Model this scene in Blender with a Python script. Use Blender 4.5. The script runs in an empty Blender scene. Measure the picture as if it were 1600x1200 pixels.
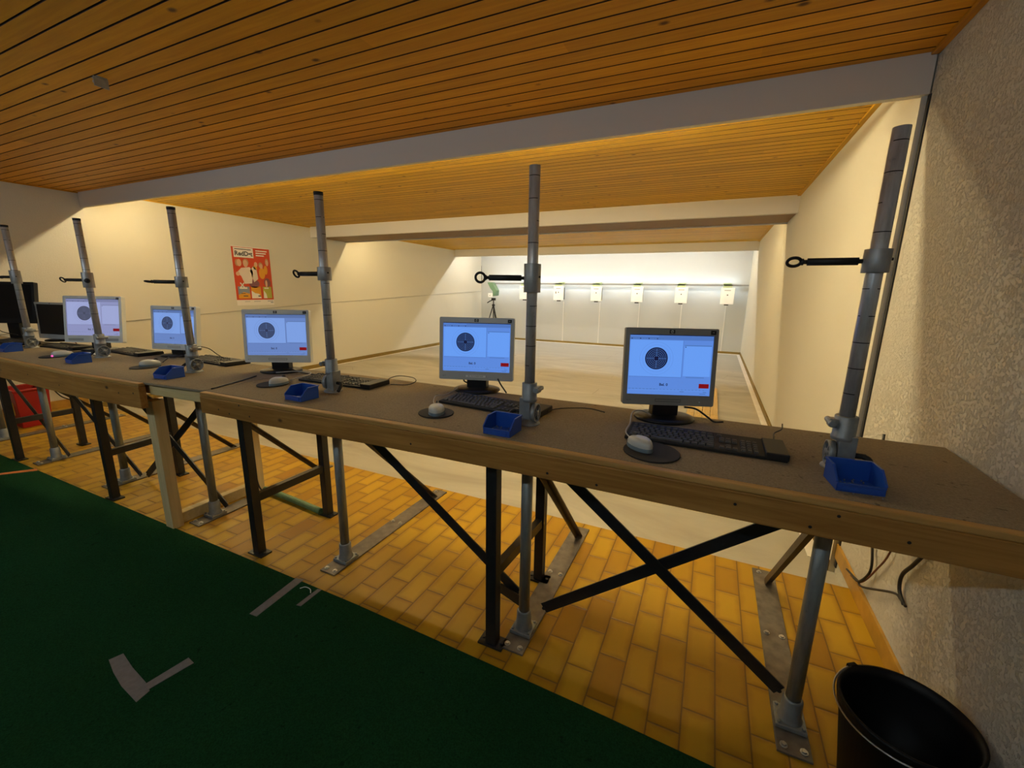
import bpy, bmesh, math, random
from mathutils import Vector, Matrix
R = math.radians
random.seed(7)
SC = bpy.context.scene
COL = SC.collection

# ------------------------------------------------------------------ camera
F_PX = 666.2819
YAW, PITCH, ROLL, CAM_H = 0.4328, -0.2160, 0.0156, 1.3238
cam_data = bpy.data.cameras.new('camera'); cam = bpy.data.objects.new('camera', cam_data); COL.objects.link(cam)
fw = Vector((-math.sin(YAW)*math.cos(PITCH), math.cos(YAW)*math.cos(PITCH), math.sin(PITCH)))
rt = Vector((math.cos(YAW), math.sin(YAW), 0)); up = rt.cross(fw)
rt2 = rt*math.cos(ROLL)+up*math.sin(ROLL); up2 = up*math.cos(ROLL)-rt*math.sin(ROLL)
M = Matrix((rt2, up2, -fw)).transposed().to_4x4(); M.translation = (0, 0, CAM_H)
cam.matrix_world = M
cam_data.sensor_fit = 'HORIZONTAL'; cam_data.sensor_width = 36; cam_data.lens = F_PX*36/1600
cam_data.clip_start = 0.02; cam_data.clip_end = 60
SC.camera = cam

# ------------------------------------------------------------------ world, exposure
w = bpy.data.worlds.new('world'); SC.world = w; w.use_nodes = True
w.node_tree.nodes['Background'].inputs[0].default_value = (0.02, 0.025, 0.03, 1)
w.node_tree.nodes['Background'].inputs[1].default_value = 0.3
SC.view_settings.view_transform = 'Standard'; SC.view_settings.look = 'None'
SC.view_settings.exposure = 0.0; SC.view_settings.gamma = 1
try: SC.view_settings.use_curve_mapping = False
except Exception: pass
try:
    SC.cycles.max_bounces = 12; SC.cycles.diffuse_bounces = 7; SC.cycles.glossy_bounces = 4
    SC.cycles.use_denoising = True; SC.cycles.caustics_reflective = False; SC.cycles.caustics_refractive = False
except Exception: pass

# light settings used by the lamp builders further down
WARM = (1.0, 0.80, 0.43); NEUTRAL = (1.0, 0.98, 0.90); COOL = (0.74, 0.90, 1.0); LEDWHITE = (0.80, 0.92, 1.0)
# radiance of the tubes of each row of lamps, watts of each rail light
T_BAY1, T_NEAR, T_BAY2, T_BAY3, T_FRONT, P_LED = 190.0, 440.0, 180.0, 215.0, 104.0, 1.5

# ------------------------------------------------------------------ materials
def nodes(name):
    m = bpy.data.materials.new(name); m.use_nodes = True
    nt = m.node_tree; return m, nt, nt.nodes['Principled BSDF']
def mat(name, col, rough=.5, metal=0., spec=.5, noise=0., nscale=40., bump=0., bscale=200., emit=None, estr=0.):
    m, nt, b = nodes(name)
    b.inputs['Base Color'].default_value = (*col, 1); b.inputs['Roughness'].default_value = rough
    b.inputs['Metallic'].default_value = metal; b.inputs['Specular IOR Level'].default_value = spec
    if emit:
        b.inputs['Emission Color'].default_value = (*emit, 1); b.inputs['Emission Strength'].default_value = estr
    tc = None
    if noise or bump:
        tc = nt.nodes.new('ShaderNodeTexCoord')
    if noise:
        n = nt.nodes.new('ShaderNodeTexNoise'); n.inputs['Scale'].default_value = nscale; n.inputs['Detail'].default_value = 5
        nt.links.new(tc.outputs['Object'], n.inputs['Vector'])
        r = nt.nodes.new('ShaderNodeValToRGB'); r.color_ramp.elements[0].position = .3; r.color_ramp.elements[1].position = .7
        r.color_ramp.elements[0].color = (*[c*(1-noise) for c in col], 1); r.color_ramp.elements[1].color = (*[min(1, c*(1+noise)) for c in col], 1)
        nt.links.new(n.outputs['Fac'], r.inputs[0]); nt.links.new(r.outputs[0], b.inputs['Base Color'])
    if bump:
        n2 = nt.nodes.new('ShaderNodeTexNoise'); n2.inputs['Scale'].default_value = bscale; n2.inputs['Detail'].default_value = 4
        nt.links.new(tc.outputs['Object'], n2.inputs['Vector'])
        bp = nt.nodes.new('ShaderNodeBump'); bp.inputs['Strength'].default_value = bump; bp.inputs['Distance'].default_value = .004
        nt.links.new(n2.outputs['Fac'], bp.inputs['Height']); nt.links.new(bp.outputs[0], b.inputs['Normal'])
    return m
def math_node(nt, op, a=None, b=None, va=0., vb=0.):
    n = nt.nodes.new('ShaderNodeMath'); n.operation = op
    n.inputs[0].default_value = va; n.inputs[1].default_value = vb
    if a is not None: nt.links.new(a, n.inputs[0])
    if b is not None: nt.links.new(b, n.inputs[1])
    return n.outputs[0]
def ramp(nt, fac, stops):
    r = nt.nodes.new('ShaderNodeValToRGB'); e = r.color_ramp.elements
    while len(e) < len(stops): e.new(.5)
    for i, (p, c) in enumerate(stops): e[i].position = p; e[i].color = (*c, 1)
    nt.links.new(fac, r.inputs[0]); return r.outputs[0]
def mix(nt, fac, a, b, mode='MIX'):
    n = nt.nodes.new('ShaderNodeMix'); n.data_type = 'RGBA'; n.blend_type = mode
    if isinstance(fac, float): n.inputs[0].default_value = fac
    else: nt.links.new(fac, n.inputs[0])
    for i, v in ((6, a), (7, b)):
        if isinstance(v, tuple): n.inputs[i].default_value = (*v, 1)
        else: nt.links.new(v, n.inputs[i])
    return n.outputs[2]
def noise_tex(nt, vec, scale, detail=4., rough=.5, dist=0.):
    n = nt.nodes.new('ShaderNodeTexNoise'); n.inputs['Scale'].default_value = scale; n.inputs['Detail'].default_value = detail
    n.inputs['Roughness'].default_value = rough; n.inputs['Distortion'].default_value = dist
    nt.links.new(vec, n.inputs['Vector']); return n.outputs['Fac']
def mapping(nt, vec, scale=(1, 1, 1), loc=(0, 0, 0)):
    n = nt.nodes.new('ShaderNodeMapping'); n.inputs['Scale'].default_value = scale; n.inputs['Location'].default_value = loc
    nt.links.new(vec, n.inputs['Vector']); return n.outputs['Vector']
def obj_coord(nt): return nt.nodes.new('ShaderNodeTexCoord').outputs['Object']
def bump_to(nt, b, h, strength, dist):
    bp = nt.nodes.new('ShaderNodeBump'); bp.inputs['Strength'].default_value = strength; bp.inputs['Distance'].default_value = dist
    nt.links.new(h, bp.inputs['Height']); nt.links.new(bp.outputs[0], b.inputs['Normal'])

def wood(name, dark, light, knot, axis='x', board=0., rough=.45, y0=0., kscale=5., grain=1., flat='z'):
    """pine: streaks along one axis, knots, and a different tone per board"""
    m, nt, b = nodes(name); c = obj_coord(nt)
    st = {'x': (1.2, 22, 22), 'y': (22, 1.2, 22), 'z': (22, 22, 1.2)}[axis]
    g = noise_tex(nt, mapping(nt, c, st), 2.2*grain, 6, .6, .6)
    col = ramp(nt, g, [(.30, dark), (.66, light)])
    big = noise_tex(nt, mapping(nt, c, {'x': (.5, 5, 5), 'y': (5, .5, 5), 'z': (5, 5, .5)}[axis]), 1.3, 3)
    col = mix(nt, math_node(nt, 'MULTIPLY', big, None, 0, .55), col, dark)
    ks = {'x': [1, 1.6, 1.6], 'y': [1.6, 1, 1.6], 'z': [1.6, 1.6, 1]}[axis]; ks['xyz'.index(flat)] = 0
    # knots: cells of the face's own plane
    v = nt.nodes.new('ShaderNodeTexVoronoi'); v.inputs['Scale'].default_value = kscale; v.inputs['Randomness'].default_value = 1
    nt.links.new(mapping(nt, c, ks), v.inputs['Vector'])
    kf = ramp(nt, v.outputs['Distance'], [(.05, (1, 1, 1)), (.13, (0, 0, 0))])
    kn = noise_tex(nt, c, 2.3, 1)
    kf = math_node(nt, 'MULTIPLY', kf, math_node(nt, 'GREATER_THAN', kn, None, 0, .49))
    col = mix(nt, kf, col, knot)
    if board:
        sx = nt.nodes.new('ShaderNodeSeparateXYZ'); nt.links.new(c, sx.inputs[0])
        row = math_node(nt, 'FLOOR', math_node(nt, 'DIVIDE', math_node(nt, 'SUBTRACT', sx.outputs['Y'], None, 0, y0), None, 0, board))
        xs = math_node(nt, 'ADD', math_node(nt, 'MULTIPLY', row, None, 0, 1.37), sx.outputs['X'])
        seg = math_node(nt, 'FLOOR', math_node(nt, 'DIVIDE', xs, None, 0, 3.1))
        cb = nt.nodes.new('ShaderNodeCombineXYZ'); nt.links.new(row, cb.inputs[0]); nt.links.new(seg, cb.inputs[1])
        wn = nt.nodes.new('ShaderNodeTexWhiteNoise'); nt.links.new(cb.outputs[0], wn.inputs['Vector'])
        mul = math_node(nt, 'ADD', math_node(nt, 'MULTIPLY', wn.outputs['Value'], None, 0, .24), None, 0, .84)
        col = mix(nt, 1., col, mul, 'MULTIPLY')
    nt.links.new(col, b.inputs['Base Color']); b.inputs['Roughness'].default_value = rough
    b.inputs['Specular IOR Level'].default_value = .22
    bump_to(nt, b, g, .12, .002)
    return m

def plaster(name, col, scale, strength, dist=.006, fine=True):
    m, nt, b = nodes(name); c = obj_coord(nt)
    n = noise_tex(nt, c, scale, 6, .62)
    h = ramp(nt, n, [(.36, (0, 0, 0)), (.50, (1, 1, 1))])
    big = noise_tex(nt, c, .8, 3)
    cc = mix(nt, math_node(nt, 'MULTIPLY', big, None, 0, .22), tuple(col), tuple(x*.8 for x in col))
    nt.links.new(cc, b.inputs['Base Color']); b.inputs['Roughness'].default_value = .9; b.inputs['Specular IOR Level'].default_value = .15
    bump_to(nt, b, h, strength, dist); return m

def tiles(name):
    m, nt, b = nodes(name); c = obj_coord(nt)
    sx = nt.nodes.new('ShaderNodeSeparateXYZ'); nt.links.new(c, sx.inputs[0])
    TW, TL = .0985, .193
    u = math_node(nt, 'DIVIDE', math_node(nt, 'ADD', sx.outputs['X'], None, 0, 20*TW+.155), None, 0, TW)
    u = math_node(nt, 'ADD', u, None, 0, 60.)
    ci = math_node(nt, 'FLOOR', u); fu = math_node(nt, 'FRACT', u)
    half = math_node(nt, 'MULTIPLY', math_node(nt, 'MODULO', ci, None, 0, 2.), None, 0, .5)
    v = math_node(nt, 'ADD', math_node(nt, 'DIVIDE', math_node(nt, 'SUBTRACT', sx.outputs['Y'], None, 0, 1.274-20*TL), None, 0, TL), half)
    ri = math_node(nt, 'FLOOR', v); fv = math_node(nt, 'FRACT', v)
    cb = nt.nodes.new('ShaderNodeCombineXYZ'); nt.links.new(ci, cb.inputs[0]); nt.links.new(ri, cb.inputs[1])
    wn = nt.nodes.new('ShaderNodeTexWhiteNoise'); nt.links.new(cb.outputs[0], wn.inputs['Vector'])
    # distance to the tile's edge in metres
    du = math_node(nt, 'MULTIPLY', math_node(nt, 'MINIMUM', fu, math_node(nt, 'SUBTRACT', None, fu, 1.)), None, 0, TW)
    dv = math_node(nt, 'MULTIPLY', math_node(nt, 'MINIMUM', fv, math_node(nt, 'SUBTRACT', None, fv, 1.)), None, 0, TL)
    d = math_node(nt, 'MINIMUM', du, dv)
    base = ramp(nt, wn.outputs['Value'], [(0, (.28, .125, .008)), (.12, (.37, .20, .011)), (.5, (.43, .25, .013)), (1, (.50, .305, .018))])
    # burnt, browner rim of each tile with a cloudy inner border
    n = noise_tex(nt, c, 14, 4)
    dd = math_node(nt, 'ADD', d, math_node(nt, 'MULTIPLY', math_node(nt, 'SUBTRACT', n, None, 0, .5), None, 0, .03))
    rim = ramp(nt, dd, [(.0, (1, 1, 1)), (.024, (0, 0, 0))])
    col = mix(nt, math_node(nt, 'MULTIPLY', rim, None, 0, .65), base, (.26, .115, .008))
    n3 = noise_tex(nt, c, 3.1, 4); col = mix(nt, math_node(nt, 'MULTIPLY', n3, None, 0, .35), col, (.40, .22, .012))
    g = ramp(nt, d, [(.0016, (1, 1, 1)), (.0028, (0, 0, 0))])
    col = mix(nt, g, col, (.13, .07, .02))
    nt.links.new(col, b.inputs['Base Color'])
    h = ramp(nt, d, [(.0008, (0, 0, 0)), (.006, (1, 1, 1))])
    h2 = math_node(nt, 'ADD', h, math_node(nt, 'MULTIPLY', noise_tex(nt, c, 30, 3), None, 0, .25))
    bump_to(nt, b, h2, .5, .003)
    b.inputs['Roughness'].default_value = .42; b.inputs['Specular IOR Level'].default_value = .3
    return m

def concrete(name):
    m, nt, b = nodes(name); c = obj_coord(nt)
    a = noise_tex(nt, mapping(nt, c, (.35, 1.1, 1)), 1.6, 7, .6, 1.2); f = noise_tex(nt, c, 26, 5)
    col = ramp(nt, a, [(.3, (.28, .265, .22)), (.5, (.385, .375, .32)), (.7, (.48, .47, .41))])
    col = mix(nt, math_node(nt, 'MULTIPLY', f, None, 0, .35), col, (.36, .33, .28))
    sx = nt.nodes.new('ShaderNodeSeparateXYZ'); nt.links.new(c, sx.inputs[0])
    wav = math_node(nt, 'ADD', sx.outputs['Y'], math_node(nt, 'MULTIPLY', noise_tex(nt, c, .6, 2), None, 0, 1.2))
    far = ramp(nt, math_node(nt, 'DIVIDE', wav, None, 0, 20.), [(.462, (0, 0, 0)), (.472, (1, 1, 1))])
    col = mix(nt, math_node(nt, 'MULTIPLY', far, None, 0, .7), col, (.36, .37, .36))
    # fine hairline cracks
    v = nt.nodes.new('ShaderNodeTexVoronoi'); v.feature = 'DISTANCE_TO_EDGE'; v.inputs['Scale'].default_value = .9
    nt.links.new(mix(nt, .12, c, nt.nodes.new('ShaderNodeTexNoise').outputs['Color']), v.inputs['Vector'])
    ck = ramp(nt, v.outputs['Distance'], [(.0015, (1, 1, 1)), (.004, (0, 0, 0))])
    ck = math_node(nt, 'MULTIPLY', ck, math_node(nt, 'GREATER_THAN', noise_tex(nt, c, 1.9, 1), None, 0, .55))
    col = mix(nt, math_node(nt, 'MULTIPLY', ck, None, 0, .5), col, (.15, .12, .09))
    nt.links.new(col, b.inputs['Base Color']); b.inputs['Roughness'].default_value = .6; b.inputs['Specular IOR Level'].default_value = .35
    bump_to(nt, b, f, .1, .002); return m

def fibre(name, dark, light, sc, speck, bumpd=.004, strength=.7):
    m, nt, b = nodes(name); c = obj_coord(nt)
    n = noise_tex(nt, c, sc, 4, .7); n2 = noise_tex(nt, c, 3., 3)
    col = ramp(nt, n, [(.3, dark), (.7, light)])
    col = mix(nt, math_node(nt, 'MULTIPLY', n2, None, 0, .5), col, dark)
    s = noise_tex(nt, c, 38, 2); sp = ramp(nt, s, [(.70, (0, 0, 0)), (.74, (1, 1, 1))])
    col = mix(nt, math_node(nt, 'MULTIPLY', sp, None, 0, .6), col, speck)
    nt.links.new(col, b.inputs['Base Color']); b.inputs['Roughness'].default_value = .97; b.inputs['Specular IOR Level'].default_value = .05
    bump_to(nt, b, n, strength, bumpd); return m

def galvanised(name, col, rough, marks=False):
    m, nt, b = nodes(name); c = obj_coord(nt)
    n = noise_tex(nt, mapping(nt, c, (60, 60, 9)), 1, 5, .6); n2 = noise_tex(nt, mapping(nt, c, (30, 30, 24)), 1.6, 5, .7)
    cc = ramp(nt, n, [(.3, tuple(x*.62 for x in col)), (.65, col)])
    st = ramp(nt, n2, [(.62, (0, 0, 0)), (.74, (1, 1, 1))])
    cc = mix(nt, math_node(nt, 'MULTIPLY', st, None, 0, .65), cc, tuple(x*.28 for x in col))
    if marks:
        sx = nt.nodes.new('ShaderNodeSeparateXYZ'); nt.links.new(c, sx.inputs[0])
        fr = math_node(nt, 'FRACT', math_node(nt, 'DIVIDE', sx.outputs['Z'], None, 0, .067))
        ln = math_node(nt, 'LESS_THAN', fr, None, 0, .035)
        ln = math_node(nt, 'MULTIPLY', ln, math_node(nt, 'GREATER_THAN', noise_tex(nt, mapping(nt, c, (18, 18, 6)), 1.2, 1), None, 0, .44))
        cc = mix(nt, ln, cc, (.02, .02, .02))
    nt.links.new(cc, b.inputs['Base Color']); b.inputs['Metallic'].default_value = .42; b.inputs['Roughness'].default_value = rough
    return m

MT = {}
MT['ceil_range'] = wood('yellow_pine_ceiling', (.56, .30, .008), (.76, .45, .014), (.16, .07, .006), 'x', .0867, .55, 1.398)
MT['ceil'] = wood('pine_ceiling', (.54, .235, .006), (.72, .36, .012), (.13, .05, .006), 'x', .0867, .55, 1.398)
MT['ceil_gap'] = mat('ceiling_groove', (.05, .018, .003), .7)
MT['batten_range'] = wood('yellow_pine_batten', (.50, .27, .010), (.66, .38, .016), (.15, .07, .01), 'y', 0, .55)
MT['batten'] = wood('pine_batten', (.44, .19, .010), (.60, .29, .016), (.15, .05, .01), 'y', 0, .4)
MT['wall_rough'] = plaster('rough_plaster', (.66, .645, .59), 110, .65, .012)
MT['wall_left'] = plaster('left_plaster', (.66, .645, .59), 110, .3, .006)
MT['wall'] = plaster('smooth_white_wall', (.67, .655, .575), 160, .12, .002)
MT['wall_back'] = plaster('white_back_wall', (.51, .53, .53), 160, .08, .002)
MT['beam'] = plaster('white_beam_board', (.68, .665, .64), 120, .08, .002)
MT['beam_dark'] = mat('brown_gap_shade', (.22, .13, .06), .7)
MT['tile'] = tiles('ochre_tiles'); MT['concrete'] = concrete('concrete_floor')
MT['skirt_tile'] = mat('ochre_skirting_tile', (.42, .235, .035), .4, noise=.25, nscale=9)
MT['skirt_wood'] = wood('brown_skirting', (.15, .10, .022), (.30, .205, .05), (.08, .04, .01), 'y', 0, .6)
MT['skirt_wood_x'] = wood('brown_skirting_back', (.15, .10, .022), (.30, .205, .05), (.08, .04, .01), 'x', 0, .6)
MT['white_paint'] = mat('white_floor_paint', (.78, .76, .72), .6, noise=.06, nscale=8)
MT['turf'] = fibre('green_carpet', (.004, .028, .009), (.017, .088, .030), 190, (.001, .008, .003), .006, 1.)
MT['top_carpet'] = fibre('taupe_bench_carpet', (.20, .162, .110), (.35, .29, .205), 210, (.075, .055, .035), .003, .5)
MT['board'] = wood('pine_board', (.25, .115, .022), (.46, .245, .065), (.035, .014, .006), 'x', 0, .5, 0, 7., 1., 'y')
MT['board_strip'] = wood('pine_edge_strip', (.34, .18, .045), (.55, .33, .11), (.06, .03, .01), 'x', 0, .5, 0, 7., 1., 'y')
MT['board_new'] = wood('pale_pine', (.56, .43, .20), (.70, .57, .30), (.38, .25, .10), 'x', 0, .55)
MT['post_wood'] = wood('pale_pine_post', (.54, .42, .21), (.70, .58, .32), (.33, .22, .09), 'z', 0, .55)
MT['panel_wood'] = mat('plywood', (.35, .24, .12), .7, noise=.2, nscale=30)
MT['black_steel'] = mat('black_painted_steel', (.012, .012, .014), .42, noise=.3, nscale=40)
MT['brown_steel'] = mat('dark_brown_steel', (.05, .037, .025), .5, noise=.4, nscale=30)
MT['floor_plate'] = mat('worn_grey_plate', (.15, .13, .11), .5, .35, noise=.35, nscale=22)
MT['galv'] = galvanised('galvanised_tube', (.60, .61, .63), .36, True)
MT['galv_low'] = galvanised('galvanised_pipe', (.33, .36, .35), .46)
MT['cast'] = mat('grey_casting', (.27, .29, .30), .48, .5, noise=.15, nscale=30)
MT['collar'] = mat('grey_collar', (.33, .335, .335), .42, .4, noise=.12, nscale=30)
MT['black'] = mat('black_plastic', (.012, .012, .013), .55, 0, .35)
MT['black_rubber'] = mat('black_rubber', (.010, .010, .010), .6)
MT['key'] = mat('black_keys', (.065, .062, .056), .6, 0, .3)
MT['kb_body'] = mat('black_keyboard', (.018, .017, .016), .6, 0, .2)
MT['black_gloss'] = mat('black_gloss', (.008, .008, .009), .38, 0, .35)
MT['silver'] = mat('silver_bezel', (.46, .48, .48), .45, .1)
MT['silver_grey'] = mat('grey_bezel', (.25, .25, .24), .45, .1)
MT['silver_pale'] = mat('pale_silver_bezel', (.64, .67, .66), .45, .05)
MT['back_shell'] = mat('monitor_back', (.06, .06, .065), .5)
MT['mouse'] = mat('grey_mouse', (.50, .52, .50), .28); MT['mouse_side'] = mat('bluegrey_mouse_side', (.13, .18, .22), .4)
MT['mouse_pad'] = mat('black_foam', (.012, .011, .011), .85)
MT['blue'] = mat('blue_bin', (.014, .075, .40), .35)
MT['pellet'] = mat('pellet', (.35, .35, .36), .3, .9)
MT['steel_bolt'] = mat('steel_bolt', (.55, .54, .52), .35, .9)
MT['grey_tape'] = mat('grey_tape', (.19, .177, .174), .6, noise=.12, nscale=50)
MT['orange_tape'] = mat('orange_tape', (.62, .17, .035), .6)
MT['bucket'] = mat('black_bucket', (.0035, .0035, .004), .5, 0, .25)
MT['wire'] = mat('wire', (.55, .55, .56), .3, .9)
MT['paper'] = mat('white_paper', (.78, .77, .74), .8)
MT['cable_black'] = mat('black_cable', (.012, .011, .012), .5); MT['cable_grey'] = mat('grey_cable', (.38, .37, .34), .5)
MT['cable_red'] = mat('brown_red_cable', (.16, .05, .03), .5)
MT['red'] = mat('red_plastic', (.36, .008, .009), .45); MT['yellow'] = mat('yellow_sticker', (.70, .45, .05), .6)
MT['hose'] = mat('green_hose', (.11, .20, .09), .5, noise=.2, nscale=60)
MT['target_white'] = mat('white_target_box', (.93, .93, .92), .5)
MT['target_green'] = mat('pale_green_bracket', (.38, .47, .27), .5); MT['tripod_green'] = mat('green_device', (.12, .22, .13), .5)
MT['rail'] = mat('grey_rail', (.25, .25, .25), .5); MT['conduit'] = mat('white_conduit', (.72, .72, .70), .5)
MT['lamp_body'] = mat('white_lamp_body', (.8, .8, .78), .5)
MT['oak'] = wood('yellow_planks', (.52, .34, .10), (.70, .50, .19), (.30, .17, .05), 'y', 0, .5)
MT['joint'] = mat('plank_gap', (.05, .03, .01), .8)
MT['seal'] = mat('dark_joint', (.03, .028, .03), .8)
def glow(name, col, s): return mat(name, (.01, .01, .01), .5, 0, .1, emit=col, estr=s)
MT['tube_bay1'] = glow('lit_tube_first', WARM, T_BAY1); MT['tube_weak'] = glow('lit_tube_weak', WARM, T_BAY1*.22); MT['tube_front_left'] = glow('lit_tube_front_left', COOL, T_FRONT*1.5); MT['tube_near'] = glow('lit_tube_near', WARM, T_NEAR); MT['tube_bay2'] = glow('lit_tube_second', WARM, T_BAY2); MT['tube_bay3'] = glow('lit_tube_third', NEUTRAL, T_BAY3); MT['tube_front'] = glow('lit_tube_front', COOL, T_FRONT*.85); MT['led'] = glow('led_strip', LEDWHITE, 6)
MT['laser'] = glow('red_mouse_glow', (1, .12, .45), 1.2); MT['power_led'] = glow('power_light', (.6, .9, 1), .8)

# ------------------------------------------------------------------ mesh builder
class MB:
    def __init__(s): s.bm = bmesh.new(); s.mi = 0
    def _add(s, verts, faces, smooth=False):
        vs = [s.bm.verts.new(v) for v in verts]
        for f in faces:
            try:
                fc = s.bm.faces.new([vs[i] for i in f]); fc.material_index = s.mi; fc.smooth = smooth
            except ValueError: pass
        return vs
    def m(s, i): s.mi = i; return s
    def box(s, x0, x1, y0, y1, z0, z1, mtx=None):
        v = [Vector(p) for p in ((x0, y0, z0), (x1, y0, z0), (x1, y1, z0), (x0, y1, z0), (x0, y0, z1), (x1, y0, z1), (x1, y1, z1), (x0, y1, z1))]
        if mtx is not None: v = [mtx @ p for p in v]
        s._add(v, [(3, 2, 1, 0), (4, 5, 6, 7), (0, 1, 5, 4), (1, 2, 6, 5), (2, 3, 7, 6), (3, 0, 4, 7)]); return s
    def bar(s, a, b, wd, ht, side=None):
        """square bar from a to b; wd along 'side', ht across"""
        a, b = Vector(a), Vector(b); d = (b-a).normalized()
        sd = Vector(side) if side else Vector((0, 0, 1)).cross(d)
        if sd.length < 1e-4: sd = Vector((1, 0, 0))
        sd = (sd - d*sd.dot(d)).normalized(); u = d.cross(sd)
        q = [sd*(sx*wd/2)+u*(sy*ht/2) for sx, sy in ((-1, -1), (1, -1), (1, 1), (-1, 1))]
        s._add([a+k for k in q]+[b+k for k in q], [(3, 2, 1, 0), (4, 5, 6, 7), (0, 1, 5, 4), (1, 2, 6, 5), (2, 3, 7, 6), (3, 0, 4, 7)]); return s
    def tube(s, pts, r, n=10, closed=False):
        pts = [Vector(p) for p in pts]; N = len(pts); rings = []; prev = None
        for i, p in enumerate(pts):
            if closed: t = (pts[(i+1) % N]-pts[i-1]).normalized()
            else: t = (pts[min(i+1, N-1)]-pts[max(i-1, 0)]).normalized()
            if prev is None:
                a = Vector((0, 0, 1)) if abs(t.z) < .9 else Vector((1, 0, 0)); u = t.cross(a).normalized()
            else: u = (prev - t*prev.dot(t)).normalized()
            prev = u; v = t.cross(u); rr = r[i] if isinstance(r, (list, tuple)) else r
            rings.append([p+(u*math.cos(2*math.pi*k/n)+v*math.sin(2*math.pi*k/n))*rr for k in range(n)])
        verts = [q for rg in rings for q in rg]; faces = []
        for i in range(N if closed else N-1):
            j = (i+1) % N
            for k in range(n): faces.append((i*n+k, i*n+(k+1) % n, j*n+(k+1) % n, j*n+k))
        vs = s._add(verts, faces, True)
        if not closed:
            for rg, fl in ((vs[:n], True), (vs[-n:], False)):
                try:
                    f = s.bm.faces.new(rg[::-1] if fl else rg); f.material_index = s.mi
                except ValueError: pass
        return s
    def cyl(s, a, b, r, n=20, r2=None): return s.tube([a, b], [r, r if r2 is None else r2], n)
    def lathe(s, prof, c=(0, 0, 0), n=32, mtx=None):
        c = Vector(c); verts = []
        for r, z in prof:
            for k in range(n):
                a = 2*math.pi*k/n; p = Vector((r*math.cos(a), r*math.sin(a), z))
                if mtx is not None: p = mtx @ p
                verts.append(c+p)
        faces = []
        for i in range(len(prof)-1):
            for k in range(n): faces.append((i*n+k, i*n+(k+1) % n, (i+1)*n+(k+1) % n, (i+1)*n+k))
        vs = s._add(verts, faces, True)
        for rg, fl in ((vs[:n], True), (vs[-n:], False)):
            try:
                f = s.bm.faces.new(rg[::-1] if fl else rg); f.material_index = s.mi
            except ValueError: pass
        return s
    def prism(s, poly, z0, z1, mtx=None):
        """outline in x,y (counter-clockwise) extruded from z0 to z1"""
        n = len(poly); v = [Vector((x, y, z0)) for x, y in poly]+[Vector((x, y, z1)) for x, y in poly]
        if mtx is not None: v = [mtx @ p for p in v]
        s._add(v, [tuple(range(n-1, -1, -1)), tuple(range(n, 2*n))]+[(i, (i+1) % n, n+(i+1) % n, n+i) for i in range(n)]); return s
    def poly(s, pts): s._add([Vector(p) for p in pts], [tuple(range(len(pts)))]); return s
    def disc(s, c, r, mtx, n=40, r_in=0.):
        c = Vector(c); o = [c+(mtx @ Vector((r*math.cos(2*math.pi*k/n), r*math.sin(2*math.pi*k/n), 0))) for k in range(n)]
        if r_in:
            i_ = [c+(mtx @ Vector((r_in*math.cos(2*math.pi*k/n), r_in*math.sin(2*math.pi*k/n), 0))) for k in range(n)]
            s._add(o+i_, [(k, (k+1) % n, n+(k+1) % n, n+k) for k in range(n)])
        else: s._add(o, [tuple(range(n))])
        return s
    def ball(s, c, r, sc=(1, 1, 1), n=16):
        c = Vector(c); prof = [(max(1e-4, math.sin(math.pi*i/10))*r, -math.cos(math.pi*i/10)*r) for i in range(11)]
        return s.lathe(prof, c, n, Matrix.Diagonal(Vector(sc)))
    def mesh(s, me, mtx):
        vs = [mtx @ v.co for v in me.vertices]; s._add(vs, [tuple(p.vertices) for p in me.polygons]); return s

def mtl(m): return MT[m] if isinstance(m, str) else m
def wloc(o):
    v = Vector(o.location)
    return v + wloc(o.parent) if o.parent else v
def obj(name, mb, m, parent=None, world=False, bevel=0., local_origin=True, seg=2):
    """link one mesh object; world=True: the mesh is in world coordinates and gets an origin of its own"""
    bm = mb.bm if isinstance(mb, MB) else mb
    loc = Vector((0, 0, 0))
    if world and local_origin:
        xs = [v.co for v in bm.verts]
        lo = Vector([min(p[i] for p in xs) for i in range(3)]); hi = Vector([max(p[i] for p in xs) for i in range(3)])
        loc = Vector(((lo.x+hi.x)/2, (lo.y+hi.y)/2, lo.z))
        bmesh.ops.translate(bm, verts=bm.verts, vec=-loc)
    bmesh.ops.recalc_face_normals(bm, faces=bm.faces)
    me = bpy.data.meshes.new(name); bm.to_mesh(me); bm.free()
    for k in (m if isinstance(m, (list, tuple)) else [m]): me.materials.append(mtl(k))
    o = bpy.data.objects.new(name, me); COL.objects.link(o); o.location = loc
    if parent:
        o.parent = parent
        if world: o.location = loc - wloc(parent)
    if bevel:
        bv = o.modifiers.new('bevel', 'BEVEL'); bv.width = bevel; bv.segments = seg; bv.limit_method = 'ANGLE'; bv.angle_limit = R(35)
    return o
def tag(o, label, cat, group=None, kind=None):
    o['label'] = label; o['category'] = cat
    if group: o['group'] = group
    if kind: o['kind'] = kind
    return o
def thing(name, label, cat, loc=(0, 0, 0), rz=0., group=None):
    o = bpy.data.objects.new(name, None); COL.objects.link(o); o.location = loc; o.rotation_euler = (0, 0, rz)
    o.empty_display_size = .05
    return tag(o, label, cat, group)
def struct(name, mb, m, bevel=0.):
    o = obj(name, mb, m, None, True, bevel, False); o['kind'] = 'structure'; return o
_fc = {}
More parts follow.
